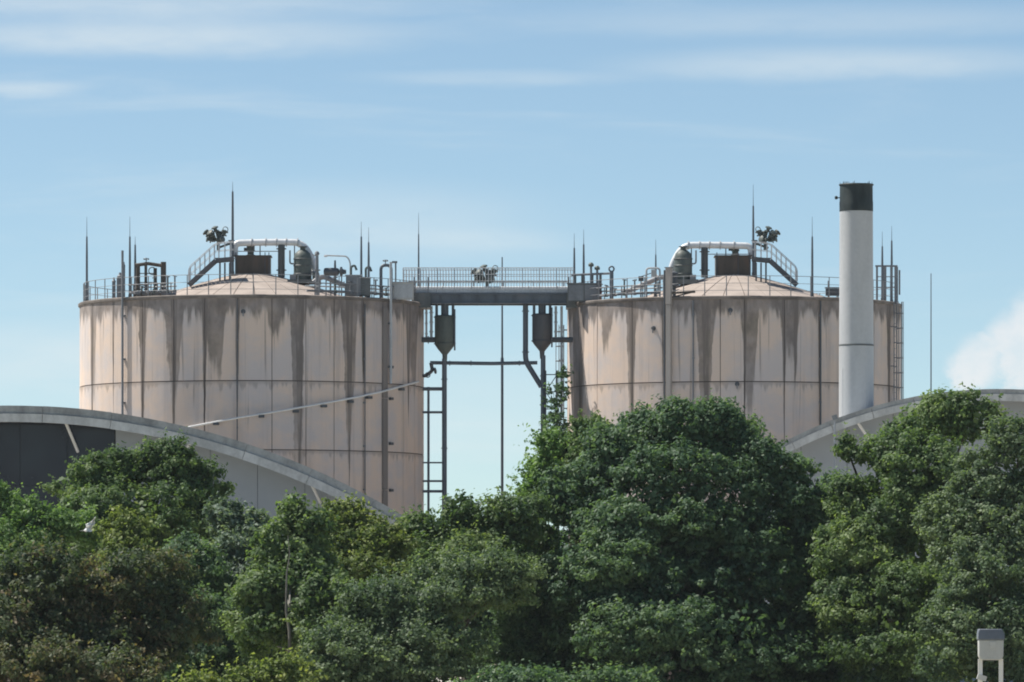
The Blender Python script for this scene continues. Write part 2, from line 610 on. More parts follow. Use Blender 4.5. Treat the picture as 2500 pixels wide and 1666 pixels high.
def arc_panel(name, mat, root, c, a0, a1, r0, r1, z0, z1, seg=4, uv=None):
    """curved slab between two angles (deg, 0 = towards the camera)"""
    ox = parent_loc(root)
    vs, fs = [], []
    for i in range(seg + 1):
        a = R_(a0 + (a1 - a0) * i / seg)
        s, k = math.sin(a), -math.cos(a)
        for r, z in ((r1, z0), (r1, z1), (r0, z1), (r0, z0)):
            vs.append((c.x + s * r - ox.x, c.y + k * r - ox.y, z - ox.z))
    for i in range(seg):
        o, p = i * 4, i * 4 + 4
        for k in range(4):
            k2 = (k + 1) % 4
            fs.append((o + k, p + k, p + k2, o + k2))
    fs.append((3, 2, 1, 0))
    e = seg * 4
    fs.append((e, e + 1, e + 2, e + 3))
    me = bpy.data.meshes.new(name)
    me.from_pydata(vs, [], fs)
    fix_normals(me)
    if uv:
        lay = me.uv_layers.new(name='UVMap')
        for lp in me.loops:
            v = me.vertices[lp.vertex_index].co
            ang = math.degrees(math.atan2(v.x + ox.x - c.x, -(v.y + ox.y - c.y)))
            lay.data[lp.index].uv = ((ang + 100) / 200, (RIM - (v.z + ox.z)) / 25)
    me.polygons.foreach_set('use_smooth', [True] * len(me.polygons))
    me.set_sharp_from_angle(angle=R_(35))
    me.materials.append(mat)
    ob = bpy.data.objects.new(name, me)
    col.objects.link(ob)
    ob.parent = root
    return ob


def make_tank(cx_px, Y, R, joints, stains, label, matname, seams):
    t = Tank()
    t.c = Vector(((cx_px - 1250) * Y / F, Y, 0))
    t.R, t.Y, t.cx = R, Y, cx_px
    t.root = thing('storage_tank', t.c.copy(), label, 'tank', 'pair of concrete storage tanks')
    mat = concrete(matname, (0.66, 0.575, 0.525), stains, seams)
    t.mat = mat
    # core wall: a real cylinder a few centimetres behind the panel faces
    b = MB()
    prof = [(R - 0.045, 0.0), (R - 0.045, RIM - 0.02)]
    b.lathe(t.c, prof, 120)
    b.build('wall', M['joint'], t.root)
    gap = math.degrees(0.021 / R)
    rg = random.Random(cx_px)
    for r in range(len(ROWS) - 1):
        z1, z0 = ROWS[r], ROWS[r + 1]
        for a0, a1 in zip(joints[:-1], joints[1:]):
            off = rg.uniform(-0.012, 0.012)
            arc_panel('wall_panel', mat, t.root, t.c, a0 + gap, a1 - gap, R - 0.14, R + off,
                      z0 + 0.028, z1 - (0.028 if r else 0.0), 4, True)
    # rim beam with a small drip nose
    b = MB()
    seg = 120
    prof = [(R - 0.5, RIM + 0.003), (R + 0.06, RIM + 0.003), (R + 0.09, RIM + 0.06), (R + 0.09, RIM + 0.17), (R + 0.02, RIM + 0.22), (R - 0.5, RIM + 0.24)]
    o = len(b.v)
    for rr, z in prof:
        for k in range(seg):
            a = 2 * math.pi * k / seg
            b.v.append(t.c + Vector((math.sin(a) * rr, -math.cos(a) * rr, z)))
    n = len(prof)
    for i in range(n):
        i2 = (i + 1) % n
        for k in range(seg):
            k2 = (k + 1) % seg
            b.f.append((i * seg + k, i * seg + k2, i2 * seg + k2, i2 * seg + k))
    b.build('rim', M['rim'], t.root)
    # roof: shallow dome of wedge slabs with open joints
    AP = 2.0
    dome_z = lambda r: RIM + 0.20 + AP * max(0.0, 1 - (r / 6.9) ** 1.3)
    t.dome_z = dome_z
    b = MB()
    rings = [0.9, 2, 3.2, 4.5, 5.8, 6.9, R - 0.3]
    b.lathe(t.c, [(r, dome_z(r) - 0.06) for r in reversed(rings)], 60)
    b.build('roof_deck', M['joint'], t.root)
    NW = 30
    for k in range(NW):
        a0 = R_(360 * k / NW + 4)
        a1 = R_(360 * (k + 1) / NW + 4)
        rr = [1.0, 2.0, 3.2, 4.5, 5.8, 6.9, R - 0.12]
        top, bot = [], []
        vs, fs = [], []
        lift = rg.uniform(-0.012, 0.012)
        for r in rr:
            g_ = 0.022 / r
            for dz in (lift, -0.09):
                for a in (a0 + g_, (a0 + a1) / 2, a1 - g_):
                    vs.append(Vector((t.c.x + math.sin(a) * r, t.c.y - math.cos(a) * r, dome_z(r) + dz)))
        for i in range(len(rr) - 1):
            o, p = i * 6, i * 6 + 6
            for q in (0, 1):
                fs.append((o + q, o + q + 1, p + q + 1, p + q))
                fs.append((o + 3 + q, p + 3 + q, p + 4 + q, o + 4 + q))
            fs.append((o, p, p + 3, o + 3))
            fs.append((o + 2, o + 5, p + 5, p + 2))
        fs.append((0, 3, 4, 5, 2, 1))
        e = (len(rr) - 1) * 6
        fs.append((e, e + 1, e + 2, e + 5, e + 4, e + 3))
        b = MB()
        b.v, b.f = vs, fs
        b.build('roof_panel', M['dome'], t.root)
    # guard rail round the rim
    rail = MB()
    rail.ring(t.c + Vector((0, 0, RIM + 1.42)), R - 0.25, 0.020, seg=96, rs=6)
    top = rail.build('guard_rail', M['railsteel'], t.root)
    for hh in (0.98, 0.55):
        MB().ring(t.c + Vector((0, 0, RIM + hh)), R - 0.25, 0.014, seg=96, rs=5).build('middle_rail', M['railsteel'], top)
    base = None
    for k in range(48):
        a = 2 * math.pi * k / 48 + 0.05
        p = t.c + Vector((math.sin(a) * (R - 0.25), -math.cos(a) * (R - 0.25), 0))
        if base is None:
            base = MB().tube([Vector((0, 0, 0.20)), Vector((0, 0, 1.42))], 0.032, 6)
            o0 = parent_loc(top)
            base = base.build('post', M['railsteel'], None)
            base.parent = top
            ob = base
        else:
            ob = base.copy()
            col.objects.link(ob)
            ob.parent = top
        ob.location = p + Vector((0, 0, RIM)) - parent_loc(top)
    return t


def ang(t_cx, Rpx, px):
    return math.degrees(math.asin(max(-1, min(1, (px - t_cx) / Rpx))))


def A(px):
    return ang(615, 420, px)


def B(px):
    return ang(1792, 407, px)


jl = [-104, -92, -78] + [A(x) for x in (237, 294, 368, 445, 520, 598, 680, 760, 826, 895, 940, 988)] + [72, 84, 95, 104]
sl = [(A(240), 3.2, 5.5, .3), (A(368), 2.2, 7.0, .1), (A(445), 4.6, 5.8, .25), (A(545), 5.0, 3.8, .45), (A(690), 4.0, 2.0, .3),
      (A(741), 3.0, 9.6, .62), (A(862), 4.0, 8.0, .3), (A(1012), 6.0, 5.0, .4)]
jr = [-104, -92, -76] + [B(x) for x in (1455, 1537, 1612, 1682, 1745, 1803, 1898, 1984, 2060, 2120, 2160)] + [78, 91, 104]
sr = [(-70, 8.0, 9.5, .6), (-51, 4.5, 2.6, .3), (B(1535), 3.0, 7.5, .25), (B(1709), 3.6, 7.4, .6), (B(1815), 4.2, 5.2, .4),
      (B(1912), 5.0, 3.0, .4), (B(2160), 2.5, 7.0, .2)]
seam_l = [(A(237), 1.6, 13), (A(294), .7, 9), (A(368), 1.3, 13), (A(445), 1.2, 13), (A(520), .9, 12), (A(598), .6, 10), (A(745), 1.6, 14), (A(862), 1.5, 13), (A(895), .7, 12), (A(1000), 2.2, 8)]
seam_r = [(-68, 2.5, 13), (B(1537), 1.5, 13), (B(1612), .8, 11), (B(1712), 1.6, 13), (B(1803), .9, 9), (B(1898), .8, 12), (B(1925), .8, 10), (B(1984), .6, 12), (B(2160), 1.8, 12)]
TL = make_tank(615, 380.0, 10.5, jl, sl, 'stained beige concrete tank on the left, crossed by a thin slanting pipe', 'left_tank_concrete', seam_l)
TR = make_tank(1792, 381.0, 10.2, jr, sr, 'stained beige concrete tank on the right, standing behind the tall chimney', 'right_tank_concrete', seam_r)


def on_wall(t, px, proud=0.0):
    """x, y of the wall point that shows at photo column px"""
    s = max(-1, min(1, (px - t.cx) * t.Y / F / t.R))
    k = math.sqrt(1 - s * s)
    r = t.R + proud
    return t.c.x + s * r, t.c.y - k * r


def zat(py, Y):
    return ZC + (HY - py) * Y / F


# ------------------------------------------------------------------ pipes and strips on the walls
def wall_pipe(t, px, py_top, z_bot, r, name, label, mat, group=None, clamps=True):
    x, y = on_wall(t, px, r + 0.10)
    zt = zat(py_top, y)
    root = thing(name, (x, y, z_bot), label, 'pipe', group)
    MB().tube([(x, y, z_bot), (x, y, zt)], r, 10).build('pipe', M[mat], root)
    if clamps:
        z = z_bot + 1.0
        while z < min(zt, RIM) - 0.5:
            d = Vector((t.c.x - x, t.c.y - y, 0)).normalized()
            p = Vector((x, y, z))
            MB().box(p + d * (r + 0.03), (r * 2.6, r * 2 + 0.10, 0.10), rz=math.atan2(d.x, -d.y) if True else 0).build('clamp', M['steel'], root)
            z += 2.6
    return root


wall_pipe(TL, 323, 612, 8.0, 0.075, 'conduit_pipe', 'grey conduit pipe rising past the rim near the left side of the left tank', 'steel')
wall_pipe(TL, 953, 640, 18.0, 0.085, 'vent_pipe', 'short pale pipe climbing over the rim beside the dark strip of the left tank', 'galv')
wall_pipe(TL, 895, 742, 8.0, 0.035, 'conduit_pipe', 'thin dark conduit down the left tank, left of the wide dark strip', 'darksteel')
wall_pipe(TL, 598, 732, 9.0, 0.035, 'conduit_pipe', 'thin dark conduit straight down the middle of the left tank', 'darksteel')
wall_pipe(TR, 1983, 735, 8.0, 0.045, 'conduit_pipe', 'thin dark conduit down the right tank just left of the chimney', 'darksteel')
wall_pipe(TR, 1682, 735, 8.0, 0.04, 'conduit_pipe', 'thin grey conduit down the right tank beside the pale column', 'steel')
wall_pipe(TR, 1616, 660, 8.0, 0.06, 'conduit_pipe', 'dark pipe hugging the left edge of the pale column on the right tank', 'darksteel')

# wide dark strip down the left tank
x, y = on_wall(TL, 943, 0.05)
root = thing('cable_duct', (x, y, 6.0), 'wide dark grey vertical duct strip down the right part of the left tank', 'duct')
dirn = math.atan2(x - TL.c.x, -(y - TL.c.y))
for k, (z0, z1) in enumerate(((6.0, 11.6), (11.63, 17.1), (17.13, 22.55))):
    MB().box((x, y, (z0 + z1) / 2), (0.42, 0.16, z1 - z0), rz=dirn).build('duct_cover', M['strip'], root)
for z in (11.6, 14.4, 17.1, 19.0, 9.0):
    xx, yy = on_wall(TL, 957, 0.09)
    MB().box((xx, yy, z), (0.26, 0.18, 0.16), rz=dirn).build('bracket', M['darksteel'], root)

# pale column on the right tank rising above the rim
x, y = on_wall(TR, 1626, 0.16)
root = thing('service_column', (x, y, 5.0), 'pale grey square column running up the right tank and above its rim', 'column')
dirn = math.atan2(x - TR.c.x, -(y - TR.c.y))
zt = zat(655, y)
MB().box((x, y, (5 + RIM - 0.3) / 2), (0.29, 0.26, RIM - 5.3), rz=dirn).build('lower_shaft', M['column'], root)
MB().box((x, y, (RIM - 0.27 + zt) / 2), (0.33, 0.28, zt - RIM + 0.27), rz=dirn).build('upper_shaft', M['column'], root)
MB().box((x, y, zt + 0.03), (0.42, 0.36, 0.055), rz=dirn).build('cap', M['steel'], root)
p0, p1 = W(1640, 728, y - 0.1), W(1700, 712, y + 1.0)
MB().bar(W(1640, 716, y), W(1697, 713, y + 0.2), 0.16, 0.12).build('bracket_arm', M['brown'], root)
MB().bar(W(1640, 726, y), W(1690, 714, y + 0.2), 0.08, 0.08).build('brace', M['brown'], root)

# thin slanting pipe round the left tank
root = thing('slanting_pipe', (on_wall(TL, 490, 0.2)[0], on_wall(TL, 490, 0.2)[1], 14.0), 'thin white pipe slanting upward across the face of the left tank', 'pipe')
pts = []
for px, py in ((440, 1052), (490, 1042), (560, 1028), (620, 1017), (680, 1007), (745, 995), (810, 983), (870, 971), (930, 957), (985, 941), (1015, 932)):
    xx, yy = on_wall(TL, px, 0.22)
    pts.append((xx, yy, zat(py, yy)))
MB().tube(pts, 0.062, 8).build('pipe', M['strut'], root)
for px, py in ((548, 1032), (655, 1014), (735, 1002), (800, 989), (862, 978), (905, 968), (980, 948)):
    xx, yy = on_wall(TL, px, 0.11)
    dr = math.atan2(xx - TL.c.x, -(yy - TL.c.y))
    MB().box((xx, yy, zat(py + 2, yy) - 0.02), (0.34, 0.26, 0.16), rz=dr).build('bracket', M['darksteel'], root)

# small wall fittings: outlets and anchor heads seen as dark dots
for t, px, py, lab in ((TL, 612, 761, 'small dark pipe stub below the rim in the middle of the left tank'),
                       (TR, 1588, 802, 'small dark anchor stub on the right tank left of the pale column'),
                       (TR, 1769, 758, 'small dark stub below the rim of the right tank under the brown housing'),
                       (TR, 1785, 938, 'dark vertical fitting low on the right tank below the ring joint')):
    xx, yy = on_wall(t, px, 0.0)
    root = thing('wall_stub', (xx, yy, zat(py, yy)), lab, 'fitting')
    d = Vector((xx - t.c.x, yy - t.c.y, 0)).normalized()
    p = Vector((xx, yy, zat(py, yy)))
    MB().lathe(p - d * 0.05, [(0.14, 0), (0.14, 0.07), (0.07, 0.075), (0.07, 0.26)], 12, axis=d).build('flange', M['darksteel'], root)
    MB().box(p + d * 0.12 - Vector((0, 0, 0.13)), (0.08, 0.10, 0.3)).build('drip_plate', M['steel'], root)


# ------------------------------------------------------------------ things on the roofs
def relief_valve(px, py, Y, s, label, mat='greensteel', flip=1):
    """cluster of flanged heads on a short stem"""
    k = Y / F
    base = W(px, py, Y)
    root = thing('relief_valve', base, label, 'valve')
    rg = random.Random(px)
    MB().lathe(base, [(.10, 0), (.10, .9 * s), (.16, .92 * s), (.16, 1.0 * s)], 10).build('stem', M[mat], root)
    heads = [((-.45 * flip, 0, .62), (-.9 * flip, 0, .35)), ((.32 * flip, .1, .95), (.35 * flip, .1, 1)), ((-.15 * flip, -.1, 1.15), (-.3 * flip, -.2, 1)),
             ((-.62 * flip, .1, .95), (-.8 * flip, .2, .8)), ((-.38 * flip, -.15, .92), (-.5 * flip, -.4, .6)), ((.05 * flip, .1, .88), (.1, .3, 1)), ((-.30 * flip, .15, .68), (-.3 * flip, .4, .5)), ((.12 * flip, -.2, .60), (.6 * flip, -.5, .3))]
    for (hx, hy, hz), ax in heads:
        p = base + Vector((hx, hy, hz)) * s
        q = Vector(ax).normalized()
        MB().lathe(p - q * .22 * s, [(.05 * s, 0), (.06 * s, .14 * s), (.19 * s, .15 * s), (.19 * s, .21 * s), (.10 * s, .23 * s), (.12 * s, .34 * s), (.21 * s, .36 * s), (.20 * s, .43 * s), (.06 * s, .48 * s)], 10, axis=q).build('valve_head', M[mat], root)
        MB().tube([base + Vector((0, 0, .55 * s)), p], .045 * s, 6).build('branch_pipe', M[mat], root)
    MB().ring(base + Vector((.42 * flip, -.12, 1.22)) * s, .15 * s, .025 * s, axis=(0.3, -1, .2), seg=14, rs=5).build('handwheel', M[mat], root)
    return root


def flange(p, ax, r, root, mat='galv', w=0.06):
    MB().lathe(Vector(p) - Vector(ax).normalized() * w / 2, [(r, 0), (r, w)], 14, axis=ax).build('flange', M[mat], root)


def roof_plant(t, sg, side):
    """central plant on a tank; sg = +1: stair on the left (left tank), -1: mirrored"""
    Y = t.Y
    cx = t.cx
    k = Y / F
    X = lambda d: cx + sg * d          # photo column at offset d
    far = 'right' if side == 'right' else 'left'
    # brown housing over the mixer
    zb = t.dome_z(1.6) - 0.05
    c0 = W(X(3), 668, Y)
    hw, hd = 85 * k, 1.9
    zt = zat(628, Y)
    root = thing('mixer_housing', (c0.x, Y, zb), f'dark brown boxy housing on the crown of the {side} tank roof', 'housing')
    x0, x1 = c0.x - hw / 2, c0.x + hw / 2
    split = x0 + hw * (0.86 if sg > 0 else 0.64)
    for xa, xb in ((x0, split - .012), (split + .012, x1)):
        MB().box(((xa + xb) / 2, Y - hd / 2, (zb + zt) / 2), (xb - xa, 0.05, zt - zb)).build('front_panel', M['brown'], root)
    MB().box(((x0 + x1) / 2, Y + hd / 2, (zb + zt) / 2), (hw, 0.05, zt - zb)).build('back_panel', M['brown'], root)
    for xs in (x0 + .025, x1 - .025):
        MB().box((xs, Y, (zb + zt) / 2), (0.05, hd - .06, zt - zb)).build('side_panel', M['brown'], root)
    MB().box(((x0 + x1) / 2, Y, zt + .025), (hw + .16, hd + .16, .05)).build('lid', M['brown'], root)
    for xs in (x0 + .06, split, x1 - .06):
        MB().tube([(xs, Y - hd / 2 - .06, zb - .1), (xs, Y - hd / 2 - .06, zt + .22)], .03, 6).build('corner_post', M['darksteel'], root)
    # mixer motor on top
    p = W(X(-3), 627, Y)
    p.z = zt + .052
    root = thing('mixer_motor', p, f'dark vertical motor on the brown housing of the {side} tank', 'motor')
    MB().lathe(p, [(.30, 0), (.30, .06), (.20, .10), (.20, .30), (.27, .32), (.27, .36)], 14).build('gearbox', M['greensteel'], root)
    MB().lathe(p + Vector((0, 0, .362)), [(.20, 0), (.22, .05), (.22, .40), (.15, .48), (.06, .50)], 14).build('motor_body', M['greensteel'], root)
    for q in range(4):
        a = q * math.pi / 2 + .5
        MB().box(p + Vector((math.cos(a) * .24, math.sin(a) * .24, .58)), (.05, .05, .40), rz=a).build('cooling_fin', M['darksteel'], root)
    MB().box(p + Vector((-.30, -.05, .42)), (.22, .16, .18)).build('terminal_box', M['darksteel'], root)
    # big pale gas pipe
    Yp = Y - 0.7
    zp = 592 if sg > 0 else 599
    r = 8.2 * k
    root = thing('gas_pipe', (W(X(70), 668, Yp).x, Yp, t.dome_z(2.5)), f'thick pale gas pipe arching along the top of the {side} tank roof', 'pipe')
    path = fillet([W(X(-42), zp + 34, Yp), W(X(-42), zp + 2, Yp), W(X(30), zp, Yp), W(X(124), zp, Yp), W(X(152), zp + 48, Yp), W(X(156), zp + 92, Yp)], 0.75, 6)
    MB().tube(path, r, 14).build('main_pipe', M['palepipe'], root)
    q = W(X(72), zp + 6, Yp)
    MB().tube([q, W(X(72), 678, Yp)], 8.5 * k, 12).build('down_pipe', M['vesselgrey'], root)
    for d in (0, 34, 60, 84, 112):
        flange(W(X(d), zp, Yp), (1, 0, 0), r * 1.32, root)
    flange(W(X(72), zp + 16, Yp), (0, 0, 1), 12.5 * k, root, 'vesselgrey')
    flange(W(X(72), 660, Yp), (0, 0, 1), 12.5 * k, root, 'vesselgrey')
    for d in (20, 104):
        MB().bar(W(X(d), zp + 6, Yp), W(X(d), 680, Yp), .07, .07).build('support', M['steel'], root)
    MB().tube([W(X(-42), zp + 22, Yp + .25), W(X(66), zp + 22, Yp + .25)], .03, 6).build('bypass_pipe', M['steel'], root)
    # gas drying vessel
    Yv = Y - 1.4
    c = W(X(124), 690, Yv)
    zb2 = c.z
    h = zat(608, Yv) - zb2
    rv = 22 * k
    root = thing('gas_vessel', (c.x, Yv, zb2), f'bulky dark grey upright vessel among pipes on the {side} tank roof', 'vessel')
    MB().lathe(c, [(rv * .92, 0.1), (rv, .2), (rv, h * .72), (rv * .86, h * .86), (rv * .45, h * .96), (rv * .30, h * .97), (rv * .30, h * 1.06)], 20).build('shell', M['greensteel'], root)
    for hh in (.25, .5, .70):
        MB().ring(c + Vector((0, 0, h * hh)), rv + .01, .03, seg=22, rs=5).build('hoop', M['vesselgrey'], root)
    flange(c + Vector((0, 0, h * 1.06)), (0, 0, 1), rv * .5, root, 'vesselgrey')
    for q in range(4):
        a = q * math.pi / 2 + .7
        MB().bar(c + Vector((math.cos(a) * rv * .8, math.sin(a) * rv * .8, .25)), c + Vector((math.cos(a) * rv * .85, math.sin(a) * rv * .85, -.75)), .08, .08).build('leg', M['steel'], root)
    MB().tube(fillet([c + Vector((sg * rv * .8, -.2, h * .3)), c + Vector((sg * rv * 1.5, -.3, h * .3)), c + Vector((sg * rv * 1.55, -.3, -.2))], .15), .06, 8).build('drain_pipe', M['steel'], root)
    MB().tube(fillet([c + Vector((-sg * rv * .8, -.2, h * .55)), c + Vector((-sg * rv * 1.4, -.2, h * .55)), c + Vector((-sg * rv * 1.4, -.2, h * .95))], .15), .05, 8).build('gauge_pipe', M['steel'], root)
    # low skid carrying the vessel
    cs = W(X(128), 690, Yv)
    root = thing('equipment_skid', (cs.x, Yv, cs.z - .6), f'low dull grey skid under the upright vessel on the {side} tank', 'skid')
    MB().box((cs.x, Yv - .1, cs.z + .02), (2.0, 1.5, .24)).build('deck', M['vesselgrey'], root)
    MB().box((cs.x + sg * .72, Yv - .5, cs.z + .34), (.42, .4, .4)).build('pump_box', M['greensteel'], root)
    MB().box((cs.x - sg * .68, Yv - .6, cs.z + .28), (.36, .3, .28)).build('meter_box', M['steel'], root)
    for dx in (-.85, .85):
        for dy in (-.7, .5):
            q = math.hypot(cs.x + dx - t.c.x, Yv + dy - t.c.y)
            MB().bar((cs.x + dx, Yv + dy, cs.z - .08), (cs.x + dx, Yv + dy, min(t.dome_z(q), cs.z - .2) - .03), .12, .12).build('leg', M['steel'], root)
    # stair up the dome
    Ys = Y - 2.6
    foot, head, land = W(X(-154), 697, Ys), W(X(-88), 637, Ys), W(X(-44), 633, Ys)
    root = thing('access_stair', foot, f'steel stair with handrails climbing the {far} slope of the {side} tank roof' if sg > 0 else f'steel stair with handrails on the roof slope of the {side} tank beside the brown housing', 'stair')
    wd = 0.9
    for dy in (-wd / 2, wd / 2):
        off = Vector((0, dy, 0))
        MB().bar(foot + off, head + off, .06, .24).build('stringer', M['darksteel'], root)
        MB().bar(head + off, land + off, .06, .24).build('landing_beam', M['darksteel'], root)
        up = Vector((0, 0, 1.05))
        hr = MB().tube(fillet([foot + off + up * .2, foot + off + up, head + off + up, land + off + up], .3), .026, 6).build('handrail', M['galv'], root)
        MB().tube([foot + off + up * .55, head + off + up * .55, land + off + up * .55], .018, 5).build('middle_rail', M['galv'], hr)
        for q in range(6):
            p = foot.lerp(head, (q + .3) / 5.6) + off
            MB().tube([p, p + up], .02, 5).build('baluster', M['galv'], hr)
        for q in range(3):
            p = head.lerp(land, (q + .5) / 3) + off
            MB().tube([p, p + up], .02, 5).build('baluster', M['galv'], hr)
    for q in range(9):
        p = foot.lerp(head, (q + .5) / 9)
        MB().box(p + Vector((0, 0, .04)), (.24, wd - .10, .035)).build('tread', M['steel'], root)
    pm = (head + land) / 2
    MB().box(pm + Vector((0, 0, .09)), (abs(land.x - head.x) + .1, wd - .10, .03)).build('landing', M['steel'], root)
    for d in (-78, -66, -54):
        a = W(X(d), 642, Ys)
        MB().bar(a, Vector((a.x, Ys, t.dome_z(math.hypot(a.x - t.c.x, Ys - t.c.y)) - .05)), .10, .10).build('support_post', M['darksteel'], root)
    # relief valve cluster on its pole
    relief_valve(X(-82) if sg > 0 else X(-76), 612, Y - .4, 1.05, f'dark cluster of valve heads above the stair on the {side} tank', 'greensteel', sg)
    a = W(X(-50), 600, Y - .3)
    root = thing('valve_pole', (a.x, Y - .3, t.dome_z(1.4)), f'stout dark pole between stair and brown housing on the {side} tank', 'pole')
    MB().tube([Vector((a.x, Y - .3, t.dome_z(1.4) - .05)), W(X(-50), 588, Y - .3)], .11, 8).build('pole', M['bluesteel'], root)
    MB().tube([W(X(-50), 594, Y - .3), W(X(-84), 606, Y - .4)], .07, 8).build('arm', M['greensteel'], root)
    flange(W(X(-50), 588, Y - .3), (0, 0, 1), .2, root, 'bluesteel')
    # feed pipe running down the dome on the far side
    Yd = Y - 3.0
    root = thing('feed_pipe', W(X(258), 712, Yd), f'dark pipe sloping down the roof of the {side} tank to the rim', 'pipe')
    pth = [W(X(d), zz, Yd) for d, zz in ((150, 690), (172, 674), (205, 688), (240, 704), (275, 716))]
    MB().tube(fillet(pth, .4), 6.5 * k, 10).build('pipe', M['steel'], root)
    for d, zz in ((185, 679), (222, 696), (258, 711)):
        flange(W(X(d), zz, Yd), (sg * .9, 0, -.4), 9.5 * k, root, 'steel')
        MB().bar(W(X(d + 6), zz + 4, Yd), W(X(d + 6), zz + 34, Yd), .07, .07).build('support', M['steel'], root)


roof_plant(TL, 1, 'left')
roof_plant(TR, -1, 'right')


def rod(px, py_top, py_bot, Y, label, r=0.075, tip=0.9, z_bot=None, mat='bluesteel'):
    b = W(px, py_bot, Y)
    if z_bot is not None:
        b.z = z_bot
    zt = zat(py_top, Y)
    root = thing('lightning_rod', b, label, 'lightning rod', 'lightning rods')
    MB().tube([b, Vector((b.x, Y, b.z * .3 + zt * .7)), Vector((b.x, Y, zt))], [r, r * .9, r * .65], 8).build('pole', M[mat], root)
    MB().tube([Vector((b.x, Y, zt)), Vector((b.x, Y, zt + tip))], [.022, .010], 6).build('tip', M[mat], root)
    MB().lathe(b - Vector((0, 0, .02)), [(r * 2.2, 0), (r * 2.2, .05), (r * 1.3, .06), (r * 1.3, .25)], 10).build('socket', M['darksteel'], root)
    return root


def rimY(t, px, back=0.35):
    x = (px - t.cx) * t.Y / F
    r = t.R - back
    return t.c.y - math.sqrt(max(0.05, r * r - min(x * x, r * r)))


rod(212, 578, 0, rimY(TL, 212, .3), 'lightning rod at the far left end of the left tank rim', z_bot=RIM + .2, tip=1.2)
rod(317, 578, 0, rimY(TL, 317, .5), 'tall lightning rod beside the pipe gantry on the left tank', z_bot=RIM + .2, tip=1.2)
rod(330, 598, 0, rimY(TL, 330, .9), 'shorter lightning rod just right of the tall one by the pipe gantry', z_bot=RIM + .2, tip=.5)
rod(568, 468, 0, TL.Y - 1.0, 'tallest lightning rod, on the crown of the left tank', z_bot=TL.dome_z(1.5), tip=.6, r=.085)
rod(882, 578, 0, rimY(TL, 882, 1.2), 'left of two lightning rods near the right side of the left tank', z_bot=RIM + .2)
rod(900, 592, 0, rimY(TL, 900, .6), 'right of two lightning rods near the right side of the left tank', z_bot=RIM + .2)
rod(1022, 572, 0, rimY(TL, 1022, .3), 'slender lightning rod where the bridge meets the left tank', z_bot=RIM + .2, r=.055, tip=1.3)
rod(1402, 606, 0, rimY(TR, 1402, .3), 'lightning rod at the left end of the right tank rim by the bridge', z_bot=RIM + .2)
rod(1425, 597, 0, rimY(TR, 1425, .5), 'taller lightning rod second from the left on the right tank', z_bot=RIM + .2)
rod(1601, 622, 0, rimY(TR, 1601, 1.5), 'short lightning rod just left of the pale column on the right tank', z_bot=RIM + .3, r=.06)
rod(1839, 503, 0, TR.Y - 1.0, 'tall lightning rod on the crown of the right tank beside the valve cluster', z_bot=TR.dome_z(1.5), tip=1.3, r=.075)
rod(1983, 578, 0, rimY(TR, 1983, .3), 'lightning rod on the right tank rim just left of the chimney', z_bot=RIM + .2, tip=1.2)
rod(2154, 602, 0, rimY(TR, 2154, .3), 'left of two lightning rods just right of the chimney', z_bot=RIM + .2)
rod(2177, 588, 0, rimY(TR, 2177, .3), 'right of two lightning rods at the right end of the right tank', z_bot=RIM + .2)


def mast(px, py_top, Y, label, r, plate=None):
    b = W(px, 1600, Y)
    b.z = 0
    root = thing('lightning_mast', b, label, 'mast', 'free-standing lightning masts')
    zt = zat(py_top, Y)
    zm = zat(plate, Y) if plate else zt * .55
    MB().tube([b, Vector((b.x, Y, zm))], [r * 1.25, r * 1.05], 10).build('lower_pole', M['bluesteel'], root)
    MB().tube([Vector((b.x, Y, zm)), Vector((b.x, Y, zt))], [r * .85, r * .45], 8).build('upper_pole', M['bluesteel'], root)
    MB().lathe(Vector((b.x, Y, zm - .03)), [(r * 2.6, 0), (r * 2.6, .06), (r * 1.4, .10), (r * 1.2, .35)], 12).build('joint_collar', M['bluesteel'], root)
    MB().lathe(b, [(r * 3.5, 0), (r * 3.5, .05), (r * 1.6, .06), (r * 1.5, .4)], 12).build('base_plate', M['darksteel'], root)


mast(1226, 628, 398, 'slender mast standing in the gap between the two tanks', 0.085, 886)
mast(2273, 668, 400, 'lone thin mast rising behind the trees right of the chimney', 0.06)

# ---- pipe gantry on the left tank
Y = rimY(TL, 365, 1.0)
root = thing('pipe_gantry', W(365, 735, Y), 'gantry of thick brownish pipes on the left side of the left tank roof', 'gantry')
zb = RIM + .2
for px, r, top in ((337, .13, 648), (356, .09, 640), (379, .11, 655), (399, .17, 640)):
    a = W(px, top, Y)
    MB().tube([Vector((a.x, Y, zb)), a], r, 10).build('post_pipe', M['brown'], root)
    flange(Vector((a.x, Y, zb + .5)), (0, 0, 1), r * 1.5, root, 'brown')
MB().tube([W(330, 648, Y), W(362, 644, Y), W(402, 650, Y)], .11, 10).build('header_pipe', M['brown'], root)
for py in (690, 668):
    MB().tube([W(337, py, Y + .1), W(379, py, Y + .1)], .035, 6).build('cross_pipe', M['steel'], root)
MB().ring(W(372, 662, Y - .2), .22, .03, axis=(0.2, -1, .1), seg=16).build('handwheel', M['brown'], root)
MB().ring(W(357, 633, Y), .16, .025, axis=(0, .2, 1), seg=16).build('handwheel', M['darksteel'], root)
MB().tube([W(357, 642, Y), W(357, 630, Y)], .03, 6).build('valve_stem', M['darksteel'], root)
root = thing('pipe_manifold', W(385, 728, Y - .3), 'low dark manifold lying along the rim below the pipe gantry', 'pipe')
MB().tube([W(333, 716, Y - .3), W(430, 722, Y - .3)], .17, 10).build('pipe', M['steel'], root)
